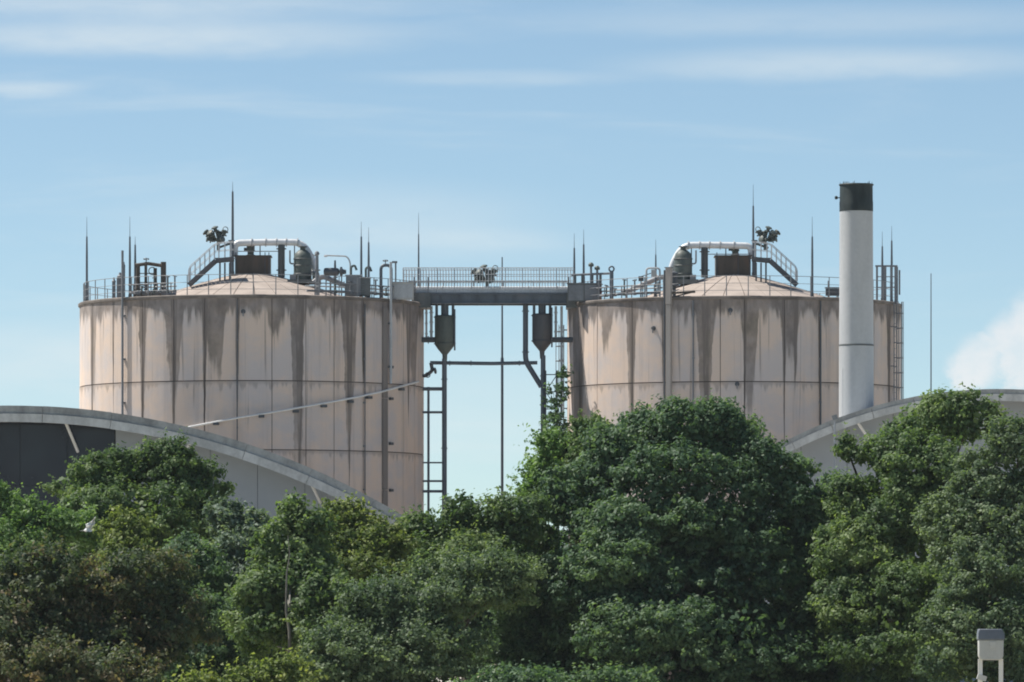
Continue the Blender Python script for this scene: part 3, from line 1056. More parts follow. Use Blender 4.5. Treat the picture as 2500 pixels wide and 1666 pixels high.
for px in (345, 368, 392, 418):
    flange(W(px, 718 + (px - 345) * .06, Y - .3), (1, 0, 0), .25, root, 'brown')
    a = W(px, 722, Y - .3)
    MB().bar(a, Vector((a.x, a.y, RIM + .2)), .1, .1).build('foot', M['darksteel'], root)
# stanchions with boxes near the far left
for px, top, wd, lab in ((293, 678, .30, 'grey cabinet post just left of the pipe gantry on the left tank'),
                         (278, 690, .20, 'narrow grey box post left of the cabinet post on the left tank'),
                         (303, 652, .12, 'slim grey pipe stand with round head left of the pipe gantry')):
    Y2 = rimY(TL, px, .45)
    a = W(px, top, Y2)
    root = thing('pipe_stand', Vector((a.x, Y2, RIM + .2)), lab, 'stand')
    MB().box((a.x, Y2, (RIM + .2 + a.z) / 2), (wd, .22, a.z - RIM - .2)).build('body', M['steel'], root)
    MB().lathe(a, [(wd * .6, 0), (wd * .62, .08), (wd * .3, .16), (wd * .2, .3)], 10).build('head', M['steel'], root)
    MB().box((a.x, Y2, RIM + .23), (wd + .14, .34, .05)).build('foot_plate', M['darksteel'], root)

# ---- right half of the left tank roof
Y = rimY(TL, 800, 2.4)
a = W(774, 622, Y)
root = thing('vent_stack', Vector((a.x, Y, TL.dome_z(8))), 'slim grey vent stack right of the bulky vessel on the left tank', 'vent')
MB().tube([Vector((a.x, Y, RIM + .35)), W(774, 622, Y)], [.12, .09], 8).build('stack', M['steel'], root)
MB().lathe(W(774, 624, Y), [(.08, 0), (.16, .08), (.12, .2), (.03, .26)], 10).build('cowl', M['steel'], root)
MB().tube([W(774, 626, Y), W(762, 622, Y)], .035, 6).build('side_arm', M['steel'], root)
flange(W(774, 660, Y), (0, 0, 1), .2, root, 'steel')

root = thing('pump_motor', W(815, 690, Y), 'dark horizontal pump motor on the right slope of the left tank roof', 'motor')
MB().lathe(W(790, 664, Y), [(.10, 0), (.22, .05), (.24, .2), (.24, .75), (.20, .9), (.08, .95)], 14, axis=(1, 0, 0)).build('motor_body', M['darksteel'], root)
MB().lathe(W(829, 664, Y), [(.14, 0), (.3, .05), (.3, .15), (.16, .2), (.12, .4)], 14, axis=(1, 0, 0)).build('coupling', M['darksteel'], root)
a = W(818, 664, Y)
MB().bar(a, Vector((a.x, Y, RIM + .3)), .14, .14).build('pedestal', M['darksteel'], root)
MB().tube([W(818, 662, Y), W(818, 636, Y)], [.08, .05], 8).build('lifting_post', M['darksteel'], root)
for px in (796, 834):
    a = W(px, 668, Y)
    MB().bar(a, Vector((a.x, Y, RIM + .3)), .07, .07).build('leg', M['steel'], root)

root = thing('davit_arm', W(855, 690, Y), 'thin pale curved davit arm above the pump motor on the left tank', 'davit')
a = W(855, 660, Y)
MB().tube(fillet([Vector((a.x, Y, RIM + .3)), W(855, 640, Y), W(847, 626, Y), W(792, 624, Y)], .5), .045, 8).build('arm', M['galv'], root)
MB().lathe(W(795, 628, Y), [(.03, 0), (.12, .03), (.12, .08), (.03, .12)], 10).build('pulley', M['galv'], root)

Y = rimY(TL, 870, .9)
for px, w_, top, lab, mt in ((864, .95, 674, 'grey-green control cabinet right of the pump motor on the left tank', 'steel'),
                             (892, .62, 680, 'narrow mottled cabinet under the paired lightning rods of the left tank', 'vesselgrey')):
    a = W(px, top, Y)
    root = thing('control_cabinet', Vector((a.x, Y, RIM + .2)), lab, 'cabinet')
    MB().box((a.x, Y, (a.z + RIM + .3) / 2), (w_, .45, a.z - RIM - .3)).build('body', M[mt], root)
    MB().box((a.x, Y - .24, (a.z + RIM + .3) / 2), (w_ - .08, .02, a.z - RIM - .42)).build('door', M[mt], root)
    MB().box((a.x, Y, a.z + .03), (w_ + .10, .58, .05)).build('hood', M['galv'], root)
    for s in (-1, 1):
        MB().box((a.x + s * (w_ / 2 - .05), Y, RIM + .25), (.07, .3, .12)).build('foot', M['darksteel'], root)
for px, top, lab in ((857, 652, 'thin dark pipe with a bent head above the control cabinet of the left tank'), (893, 655, 'thin pipe between the two lightning rods of the left tank')):
    a = W(px, top, Y + .5)
    root = thing('gooseneck_vent', Vector((a.x, Y + .5, RIM + .2)), lab, 'vent')
    MB().tube(fillet([Vector((a.x, Y + .5, RIM + .2)), a, a + Vector((.22, 0, .1)), a + Vector((.34, 0, -.2))], .15), .07, 8).build('pipe', M['greensteel'], root)
    flange(Vector((a.x, Y + .5, RIM + .9)), (0, 0, 1), .13, root, 'greensteel')

Y = rimY(TL, 945, .5)
root = thing('pipe_portal', W(944, 730, Y), 'dark inverted-U pipe portal near the right edge of the left tank', 'pipe')
a, b2 = W(930, 648, Y), W(955, 648, Y)
MB().tube(fillet([Vector((a.x, Y, RIM + .2)), a, b2, Vector((b2.x, Y, RIM + .2))], .3), .10, 10).build('pipe', M['bluesteel'], root)
MB().tube([W(941, 646, Y), W(941, 636, Y)], .03, 6).build('valve_stem', M['bluesteel'], root)
MB().ring(W(941, 637, Y), .15, .025, axis=(0, .2, 1), seg=14).build('handwheel', M['bluesteel'], root)
for px in (930, 955):
    flange(W(px, 700, Y), (0, 0, 1), .18, root, 'bluesteel')
a = W(966, 642, Y + .3)
root = thing('lamp_post', Vector((a.x, Y + .3, RIM + .2)), 'short lamp post right of the pipe portal on the left tank', 'lamp')
MB().tube([Vector((a.x, Y + .3, RIM + .2)), a], .05, 8).build('post', M['steel'], root)
MB().box(a + Vector((-.06, 0, .04)), (.32, .16, .12)).build('lamp_head', M['steel'], root)
root = thing('cabinet_box', W(980, 735, Y), 'pale grey equipment box at the bridge end of the left tank', 'cabinet')
a = W(984, 690, Y)
MB().box((a.x, Y + .5, (a.z + RIM + .2) / 2), (1.25, .5, a.z - RIM - .2)).build('body', M['palegrey'], root)
MB().box((a.x, Y + .24, (a.z + RIM + .2) / 2), (1.1, .02, a.z - RIM - .4)).build('door', M['galv'], root)
MB().box((a.x, Y + .5, a.z + .03), (1.35, .62, .05)).build('hood', M['galv'], root)

# ---- left part of the right tank roof
Y = rimY(TR, 1493, .5)
a = W(1493, 662, Y)
root = thing('lamp_post', Vector((a.x, Y, RIM + .2)), 'stout dark lamp post with ringed head on the left of the right tank', 'lamp')
MB().tube([Vector((a.x, Y, RIM + .2)), a], .12, 8).build('post', M['bluesteel'], root)
MB().ring(a + Vector((0, 0, .12)), .15, .05, axis=(0, 1, 0), seg=14).build('lamp_ring', M['bluesteel'], root)
Y = rimY(TR, 1440, .6)
for px, top, lab in ((1443, 652, 'dark goosenecked vent right of the rods on the left of the right tank'), (1458, 660, 'second dark vent standing left of the ringed lamp post')):
    a = W(px, top, Y)
    root = thing('gooseneck_vent', Vector((a.x, Y, RIM + .2)), lab, 'vent')
    MB().tube([Vector((a.x, Y, RIM + .2)), a], .07, 8).build('pipe', M['steel'], root)
    MB().lathe(a, [(.07, 0), (.17, .04), (.17, .16), (.08, .26)], 10).build('cowl', M['greensteel'], root)
root = thing('pipe_manifold', W(1440, 712, Y), 'grey pipe manifold on the rim where the bridge reaches the right tank', 'pipe')
MB().tube([W(1395, 672, Y), W(1488, 668, Y)], .07, 8).build('header_pipe', M['steel'], root)
for px in (1404, 1422, 1446, 1466):
    a = W(px, 671, Y)
    MB().tube([a, Vector((a.x, Y, RIM + .2))], .08, 8).build('branch_pipe', M['vesselgrey'], root)
    flange(W(px, 695, Y), (0, 0, 1), .15, root, 'steel')
root = thing('gas_cabinet', W(1425, 745, Y - .4), 'dull grey cabinet above the left edge of the right tank', 'cabinet')
a = W(1426, 694, Y - .35)
MB().box((a.x, a.y, (a.z + RIM + .2) / 2), (2.0, .5, a.z - RIM - .2)).build('body', M['vesselgrey'], root)
for s in (-1, 1):
    MB().box((a.x + s * .49, a.y - .27, (a.z + RIM + .2) / 2), (.92, .03, a.z - RIM - .32)).build('door', M['steel'], root)
MB().box((a.x, a.y, a.z + .03), (2.1, .62, .05)).build('hood', M['steel'], root)
a = W(1464, 722, Y - .4)
root = thing('fire_valve', Vector((a.x, a.y, RIM + .2)), 'small red valve beside the dull cabinet on the right tank', 'valve')
MB().lathe(Vector((a.x, a.y, RIM + .2)), [(.10, 0), (.10, .3), (.16, .32), (.16, .42), (.06, .5)], 12).build('body', M['red'], root)
MB().ring(Vector((a.x, a.y, RIM + .74)), .13, .03, seg=12).build('handwheel', M['red'], root)

Y = rimY(TR, 1585, .8)
root = thing('pipe_bracket', W(1595, 720, Y), 'pale pipe hoop with clamps just left of the pale column', 'pipe')
a, b2 = W(1578, 655, Y), W(1611, 655, Y)
MB().tube(fillet([Vector((a.x, Y, RIM + .2)), a, b2, Vector((b2.x, Y, RIM + .2))], .2), .06, 8).build('pipe', M['galv'], root)
MB().box(W(1596, 668, Y), (.3, .3, .45)).build('valve_box', M['palegrey'], root)
MB().box(W(1565, 681, Y), (.3, .25, .28)).build('meter_box', M['darksteel'], root)
MB().tube([W(1565, 684, Y), W(1565, 740, Y)], .04, 6).build('meter_post', M['steel'], root)
MB().tube([W(1558, 678, Y), W(1600, 664, Y)], .03, 6).build('link_pipe', M['steel'], root)
root = thing('mixer_drive', W(1655, 705, Y), 'dark tangled drive unit between pale column and upright vessel', 'motor')
MB().lathe(W(1646, 700, Y), [(.28, 0), (.28, .1), (.2, .15), (.2, .7), (.26, .72), (.26, .82), (.1, .9)], 12).build('body', M['darksteel'], root)
MB().lathe(W(1640, 690, Y), [(.06, 0), (.16, .05), (.16, .5), (.05, .55)], 10, axis=(-1, 0, .2)).build('side_motor', M['darksteel'], root)
a = W(1646, 700, Y)
MB().bar(a, Vector((a.x, Y, RIM + .3)), .2, .2).build('pedestal', M['darksteel'], root)
# small item left of the chimney and the frame at the right end
Y = rimY(TR, 2035, .5)
root = thing('vent_box', W(2030, 726, Y), 'small dark vent box on the rim just left of the chimney', 'vent')
MB().box(W(2034, 714, Y), (.9, .4, .42)).build('body', M['darksteel'], root)
MB().tube([W(2022, 706, Y), W(2022, 686, Y)], .04, 6).build('pipe', M['steel'], root)
MB().box(W(2034, 708, Y - .02) + Vector((0, 0, .12)), (1.0, .52, .05)).build('hood', M['steel'], root)
for px in (2022, 2046):
    a = W(px, 720, Y)
    MB().bar(a, Vector((a.x, Y, RIM + .2)), .07, .07).build('leg', M['darksteel'], root)

Y = rimY(TR, 2165, .3)
root = thing('ladder_portal', W(2168, 740, Y), 'steel frame at the head of the ladder right of the chimney', 'frame')
for px, w_ in ((2141, .12), (2160, .20), (2176, .14), (2188, .22)):
    a = W(px, 652, Y)
    MB().box((a.x, Y, (a.z + RIM + .2) / 2), (w_, .12, a.z - RIM - .2)).build('post', M['steel'], root)
MB().box(W(2164, 650, Y), (1.35, .16, .10)).build('header', M['steel'], root)
for py in (676, 702):
    MB().box(W(2164, py, Y + .02), (1.25, .05, .06)).build('cross_bar', M['galv'], root)
MB().box(W(2196, 690, Y + .1), (.10, .10, 1.5)).build('outer_post', M['steel'], root)


# ---- ladders with cages
def caged_ladder(t, px, z0, z1, label, out=0.22):
    x, y = on_wall(t, px, out)
    d = Vector((x - t.c.x, y - t.c.y, 0)).normalized()
    s = Vector((-d.y, d.x, 0))
    p = Vector((x, y, 0))
    root = thing('caged_ladder', Vector((x, y, z0)), label, 'ladder')
    for k in (-1, 1):
        MB().bar(p + s * .24 * k + Vector((0, 0, z0)), p + s * .24 * k + Vector((0, 0, z1)), .06, .06).build('stile', M['steel'], root)
    z = z0 + .3
    while z < z1:
        MB().tube([p - s * .24 + Vector((0, 0, z)), p + s * .24 + Vector((0, 0, z))], .02, 5).build('rung', M['steel'], root)
        z += .38
    z = z0 + 2.2
    hoops = []
    while z < z1:
        n = 10
        pts = [p + s * .36 * math.cos(math.pi * i / n) + d * .5 * math.sin(math.pi * i / n) + Vector((0, 0, z)) for i in range(n + 1)]
        MB().tube(pts, .03, 5).build('cage_hoop', M['steel'], root)
        z += .9
    for i in (2, 4, 6, 8):
        q = p + s * .36 * math.cos(math.pi * i / 10) + d * .5 * math.sin(math.pi * i / 10)
        MB().tube([q + Vector((0, 0, z0 + 2.2)), q + Vector((0, 0, z1))], .022, 5).build('cage_bar', M['steel'], root)
    z = z0 + .8
    while z < z1 - .2:
        for k in (-1, 1):
            a = p + s * .24 * k + Vector((0, 0, z))
            MB().bar(a, a - d * (out - .01), .05, .05).build('wall_bracket', M['steel'], root)
        z += 2.4


caged_ladder(TR, 2168, 4.0, RIM + .2, 'caged ladder down the far right edge of the right tank')
caged_ladder(TR, 1376, 4.0, RIM - 1.0, 'caged ladder down the left edge of the right tank above the trees')

def rim_pipes(t, a0, a1, label):
    root = thing('rim_pipework', Vector((t.c.x, t.c.y, RIM + .2)) + Vector((math.sin(R_(a0)) * (t.R - .8), -math.cos(R_(a0)) * (t.R - .8), 0)), label, 'pipework')
    rg = random.Random(int(a0 * 7))
    for rr, zz, pr, mt in ((.75, .32, .07, 'steel'), (1.05, .62, .045, 'galv'), (.60, .78, .03, 'steel')):
        pts = []
        for i in range(15):
            a = R_(a0 + (a1 - a0) * i / 14)
            pts.append(t.c + Vector((math.sin(a) * (t.R - rr), -math.cos(a) * (t.R - rr), RIM + .2 + zz)))
        MB().tube(pts, pr, 8).build('pipe', M[mt], root)
    n = 7
    for i in range(n):
        a = R_(a0 + (a1 - a0) * (i + .5) / n)
        p = t.c + Vector((math.sin(a) * (t.R - .8), -math.cos(a) * (t.R - .8), RIM + .2))
        MB().bar(p, p + Vector((0, 0, .85)), .06, .06).build('bracket_post', M['steel'], root)
        q = t.c + Vector((math.sin(a + .03) * (t.R - .75), -math.cos(a + .03) * (t.R - .75), RIM + .52))
        h = rg.uniform(.35, .95)
        MB().lathe(q, [(.11, -.1), (.11, .08), (.05, .1), (.05, h)], 10).build('valve_body', M['greensteel' if i % 2 else 'steel'], root)
        MB().ring(q + Vector((0, 0, h)), .13, .022, axis=(rg.uniform(-.3, .3), rg.uniform(-.3, .3), 1), seg=12, rs=5).build('handwheel', M['darksteel'], root)


rim_pipes(TL, 22, 66, 'run of small pipes and valves along the right rim of the left tank')
rim_pipes(TR, -66, -30, 'run of small pipes and valves along the left rim of the right tank')
rim_pipes(TL, -46, -26, 'short run of pipes and valves along the rim right of the pipe gantry')

# ------------------------------------------------------------------ bridge between the tanks
Yb = 379.0
root = thing('link_bridge', W(1220, 745, Yb), 'dark steel footbridge spanning between the tops of the two tanks', 'bridge')
xa, xb = W(1012, 0, Yb).x, W(1412, 0, Yb).x
zd0, zd1 = zat(744, Yb), zat(720, Yb)
for yy in (Yb - 1.0, Yb + 1.0):
    MB().box(((xa + xb) / 2, yy, (zd0 + zd1) / 2), (xb - xa, .06, zd1 - zd0)).build('girder_web', M['bluesteel'], root)
    for z in (zd0, zd1):
        MB().box(((xa + xb) / 2, yy, z + (.03 if z == zd0 else -.03)), (xb - xa + .02, .34, .06)).build('girder_flange', M['bluesteel'], root)
    n = 9
    for i in range(n):
        xx = xa + (xb - xa) * (i + .5) / n
        MB().box((xx, yy - .09, (zd0 + zd1) / 2), (.03, .12, zd1 - zd0 - .14)).build('stiffener', M['bluesteel'], root)
for i in range(10):
    x0 = xa + (xb - xa) * i / 10
    x1 = xa + (xb - xa) * (i + 1) / 10
    MB().box(((x0 + x1) / 2, Yb, zd1 + .045), (x1 - x0 - .02, 2.1, .05)).build('deck_plate', M['steel'], root)
xr0, xr1 = W(985, 0, Yb).x, W(1400, 0, Yb).x
for yy in (Yb - 1.0, Yb + 1.0):
    zt = zat(657, Yb)
    hr = MB().tube([(xr0, yy, zt), (xr1, yy, zt)], .032, 6).build('handrail', M['galv'], root)
    for f in (.25, .5, .75):
        MB().tube([(xr0, yy, zd1 + (zt - zd1) * f), (xr1, yy, zd1 + (zt - zd1) * f)], .02, 5).build('middle_rail', M['galv'], hr)
    MB().box(((xr0 + xr1) / 2, yy, zd1 + .17), (xr1 - xr0, .012, .2)).build('toe_board', M['galv'], hr)
    n = 11
    for i in range(n):
        xx = xr0 + (xr1 - xr0) * i / (n - 1)
        MB().tube([(xx, yy, zd1), (xx, yy, zt)], .034, 6).build('post', M['galv'], hr)
        if i < n - 1:
            x2 = xr0 + (xr1 - xr0) * (i + 1) / (n - 1)
            # infill of thin upright bars in a frame
            b = MB()
            for q in range(1, 6):
                xq = xx + (x2 - xx) * q / 6
                MB().tube([(xq, yy, zd1 + .28), (xq, yy, zt)], .017, 4).build('infill_bar', M['galv'], hr)
root = thing('gas_main', W(1220, 708, Yb), 'pale gas main running along the footbridge deck behind the railing', 'pipe')
zg = zat(706, Yb)
MB().tube([(xa - .2, Yb - .6, zg), (xb + .2, Yb - .6, zg)], .12, 12).build('pipe', M['palepipe'], root)
for px in (1060, 1130, 1200, 1270, 1340):
    a = W(px, 706, Yb)
    MB().box((a.x, Yb - .6, (zg + zd1 + .07) / 2 - .05), (.12, .3, zg - zd1 - .07 - .02)).build('saddle', M['steel'], root)
    flange(Vector((a.x + .5, Yb - .6, zg)), (1, 0, 0), .17, root)
root = thing('cable_tray', W(1220, 680, Yb), 'pale cable tray carried along the back of the footbridge', 'cable tray')
MB().box(((xr0 + xr1) / 2, Yb + .7, zat(686, Yb)), (xr1 - xr0 - .6, .5, .06)).build('tray', M['galv'], root)
for i in range(6):
    xx = xr0 + .6 + (xr1 - xr0 - 1.2) * i / 5
    MB().box((xx, Yb + .7, (zat(687, Yb) + zd1 + .07) / 2), (.07, .4, zat(687, Yb) - zd1 - .07)).build('tray_support', M['galv'], root)
relief_valve(1190, 712, Yb - .1, 1.15, 'dark green valve cluster in the middle of the footbridge', 'greensteel', 1)
# landings that carry the bridge on the tank rims
for px0, px1, lab, t in ((1006, 1052, 'grey-green steel landing where the footbridge meets the left tank', TL), (1382, 1432, 'slate grey steel landing where the footbridge meets the right tank', TR)):
    a, b2 = W(px0, 0, Yb).x, W(px1, 0, Yb).x
    root = thing('bridge_landing', ((a + b2) / 2, Yb, RIM), lab, 'landing')
    MB().box(((a + b2) / 2, Yb - 1.25, zat(736, Yb)), (b2 - a, .10, 36 * Yb / F)).build('side_plate', M['vesselgrey'], root)
    MB().box(((a + b2) / 2, Yb + 1.25, zat(736, Yb)), (b2 - a, .10, 36 * Yb / F)).build('side_plate', M['vesselgrey'], root)
    MB().box(((a + b2) / 2, Yb, zat(752, Yb)), (b2 - a - .02, 2.3, .12)).build('base_plate', M['steel'], root)
    for q in (a + .15, b2 - .15):
        MB().bar((q, Yb - 1.32, zat(718, Yb)), (q, Yb - 1.32, zat(680, Yb)), .08, .08).build('corner_post', M['steel'], root)


# ---- hoppers hung below the bridge
def hopper(px0, px1, py0, py1, Y, label, mat, stem_px, stem_bot_z, t):
    k = Y / F
    cx = (px0 + px1) / 2
    r = (px1 - px0) / 2 * k
    zt, zb = zat(py0, Y), zat(py1, Y)
    c = W(cx, 0, Y)
    root = thing('drop_hopper', Vector((c.x, Y, zb)), label, 'hopper')
    h = zt - zb
    MB().lathe(Vector((c.x, Y, zb)), [(.13, -.45), (.16, 0), (r * .75, h * .16), (r, h * .26), (r, h), (r * .9, h + .04)], 20).build('shell', M[mat], root)
    MB().ring(Vector((c.x, Y, zb + h * .97)), r + .02, .04, seg=22).build('top_hoop', M[mat], root)
    MB().ring(Vector((c.x, Y, zb + h * .28)), r + .02, .035, seg=22).build('bottom_hoop', M[mat], root)
    for dx in (-.8, 0.0, .8):
        MB().tube([(c.x + dx * r, Y - .05, zt), (c.x + dx * r, Y - .05, zat(742, Y))], .09 if dx else .24, 10).build('hanger', M['bluesteel'], root)
    MB().bar((c.x + r * .97, Y - r * .5, zt + .4), (c.x + r * .97, Y - r * .5, zb + h * .1), .10, .10).build('side_rail', M['darksteel'], root)
    s = W(stem_px, 0, Y).x
    MB().tube([(s, Y, zb - .25), (s, Y, stem_bot_z)], .15, 12).build('drop_pipe', M['bluesteel'], root)
    z = zb - 1.5
    while z > stem_bot_z + 1:
        flange(Vector((s, Y, z)), (0, 0, 1), .20, root, 'bluesteel')
        z -= 4.2
    # arm to the tank wall
    sgn = -1 if t is TL else 1
    x2 = t.c.x - sgn * math.sqrt(max(0, t.R ** 2 - (Y - t.c.y) ** 2))
    za = zat(830, Y)
    MB().tube([(c.x + sgn * r * .9, Y, za), (x2 + sgn * .05, Y, za)], .17, 10).build('side_inlet', M['darksteel'], root)
    flange(Vector(((c.x + sgn * r + x2) / 2, Y, za)), (1, 0, 0), .24, root, 'darksteel')
    return root


hopper(1061, 1111, 772, 866, 378.6, 'green-grey hopper with funnel bottom beside the left tank under the bridge', 'greensteel', 1085, 0.0, TL)
hopper(1299, 1348, 768, 858, 378.6, 'dark grey hopper with funnel bottom beside the right tank under the bridge', 'hopper', 1326, 0.0, TR)
# extra pipework in the gap
Yg = 378.9
k = Yg / F
root = thing('bent_pipe', W(1325, 950, Yg), 'thick dark pipe dropping from the bridge then bending toward the right hopper pipe', 'pipe')
MB().tube(fillet([W(1283, 744, Yg), W(1283, 882, Yg), W(1322, 945, Yg)], .35), 6.5 * k, 12).build('pipe', M['bluesteel'], root)
for py in (760, 860):
    flange(W(1283, py, Yg), (0, 0, 1), .22, root, 'bluesteel')
root = thing('cross_pipe', W(1200, 887, Yg), 'horizontal grey pipe linking the two hopper pipes across the gap', 'pipe')
MB().tube([W(1050, 886, Yg), W(1200, 888, Yg), W(1312, 886, Yg)], 4.6 * k, 10).build('pipe', M['bluesteel'], root)
for px in (1098, 1150, 1226, 1268):
    flange(W(px, 887, Yg), (1, 0, 0), .155, root, 'bluesteel')
root = thing('ball_valve', W(1050, 915, Yg), 'knobbly dark valve at the left end of the horizontal cross pipe', 'valve')
MB().tube(fillet([W(1052, 886, Yg), W(1056, 905, Yg), W(1040, 918, Yg), W(1030, 918, Yg)], .15), .11, 8).build('body', M['darksteel'], root)
MB().lathe(W(1060, 906, Yg), [(.05, 0), (.2, .03), (.2, .1), (.08, .14)], 10, axis=(1, -.3, .2)).build('actuator', M['darksteel'], root)
MB().ring(W(1044, 916, Yg - .2), .15, .03, axis=(0, 1, .3), seg=12).build('handwheel', M['darksteel'], root)
root = thing('riser_pipe', W(1046, 1230, Yg), 'thin pipe with cross ties between the left tank and its hopper pipe', 'pipe')
a = W(1046, 0, Yg).x
MB().tube([(a, Yg, 3.0), (a, Yg, zat(945, Yg))], 3.0 * k, 8).build('pipe', M['bluesteel'], root)
for py, r in ((950, 4.4), (1007, 3.0), (1175, 2.6), (1200, 3.4), (1130, 2.0)):
    MB().tube([W(1032, py, Yg), W(1080, py, Yg)], r * k, 8).build('tie', M['bluesteel'], root)
    if py != 1130:
        MB().ring(W(1046, py, Yg), 4 * k, .05, seg=10).build('clip', M['bluesteel'], root)
for i, (px, r, y0, y1, lab) in enumerate(((1041, 2.6, 748, 832, 'pale thin pipe nearest the left tank under the bridge landing'), (1053, 3.4, 748, 826, 'pale pipe between the left tank and its green-grey hopper'),
                                          (1357, 3.0, 748, 826, 'pale pipe just right of the dark grey hopper'), (1371, 3.2, 748, 1010, 'pale long pipe close to the left edge of the right tank'))):
    root = thing('down_pipe', W(px, y1, Yg - .3), lab, 'pipe')
    MB().tube([W(px, y0, Yg - .3), W(px, y1, Yg - .3)], r * k, 8).build('pipe', M['galv'], root)
    for f in (.2, .5, .8):
        flange(W(px, y0 + (y1 - y0) * f, Yg - .3), (0, 0, 1), r * k * 1.6, root)
root = thing('pipe_shaft', W(1338, 1060, Yg), 'dark steel lattice frame around the lower hopper pipe beside the right tank', 'frame')
for px in (1332, 1360):
    for yy in (Yg - .5, Yg + .9):
        a = W(px, 0, yy).x
        MB().bar((a, yy, 0), (a, yy, zat(905, yy)), .10, .10).build('leg', M['darksteel'], root)
py = 915
i = 0
while py < 1120:
    a, b2 = W(1332, py, Yg - .5), W(1360, py, Yg - .5)
    MB().bar(a, b2, .06, .06).build('cross_bar', M['darksteel'], root)
    c2 = W(1360 if i % 2 else 1332, py + 42, Yg - .5)
    d2 = W(1332 if i % 2 else 1360, py, Yg - .5)
    MB().bar(d2, c2, .05, .05).build('brace', M['darksteel'], root)
    MB().bar(a, W(1332, py, Yg + .9), .05, .05).build('cross_bar', M['darksteel'], root)
    py += 42
    i += 1

# ------------------------------------------------------------------ chimney
Yc = 354.5
k = Yc / F
c = W(2090.5, 0, Yc)
c.z = 0
root = thing('chimney', c, 'tall pale grey round chimney with a black top in front of the right tank', 'chimney')
zt, zk, zj = zat(451, Yc), zat(516, Yc), zat(843, Yc)
MB().lathe(c, [(43.5 * k, 0), (42.3 * k, zj - .06)], 48).build('lower_shaft', M['chimney'], root)
MB().lathe(c, [(42.0 * k, zj + .0), (40.6 * k, zk)], 48).build('upper_shaft', M['chimney'], root)
MB().lathe(c, [(42.4 * k, zj - .07), (42.7 * k, zj - .06), (42.7 * k, zj + .03), (42.4 * k, zj + .04)], 48).build('joint_band', M['vesselgrey'], root)
b = MB()
ro, ri = 41.2 * k, 37.5 * k
prof = [(ro, zk - .02), (ro, zt - 1.0), (ro * .985, zt - .95), (ro * .975, zt), (ri, zt), (ri, zt - 1.2)]
b.lathe(c, prof, 48)
b.build('black_top', M['chimblack'], root)
b = MB()
MB().ring(Vector((c.x, c.y, zt - .02)), ro * .985, .05, seg=40).build('lip', M['chimblack'], root)
rg = random.Random(3)
for i in range(26):
    a = rg.uniform(0, 2 * math.pi)
    p = Vector((c.x + math.cos(a) * ro * .95, c.y + math.sin(a) * ro * .95, zt - .06))
    MB().tube([p, p + Vector((rg.uniform(-.05, .05), rg.uniform(-.05, .05), rg.uniform(.10, .24)))], [.028, .008], 4).build('bird_spike', M['chimblack'], root)
p = W(2051, 483, Yc - .1)
MB().tube([p, p + Vector((-.22, 0, -.02))], .03, 6).build('lamp_arm', M['chimblack'], root)
MB().lathe(p + Vector((-.22, 0, -.10)), [(.04, 0), (.09, .03), (.09, .16), (.03, .2)], 10).build('warning_lamp', M['chimblack'], root)
for s in (-34, 20):
    MB().box((c.x + s * k, c.y - math.sqrt(max(0, 42.3 ** 2 - s * s)) * k + .005, 9), (.03, .03, 18)).build('seam', M['chimney'], root)


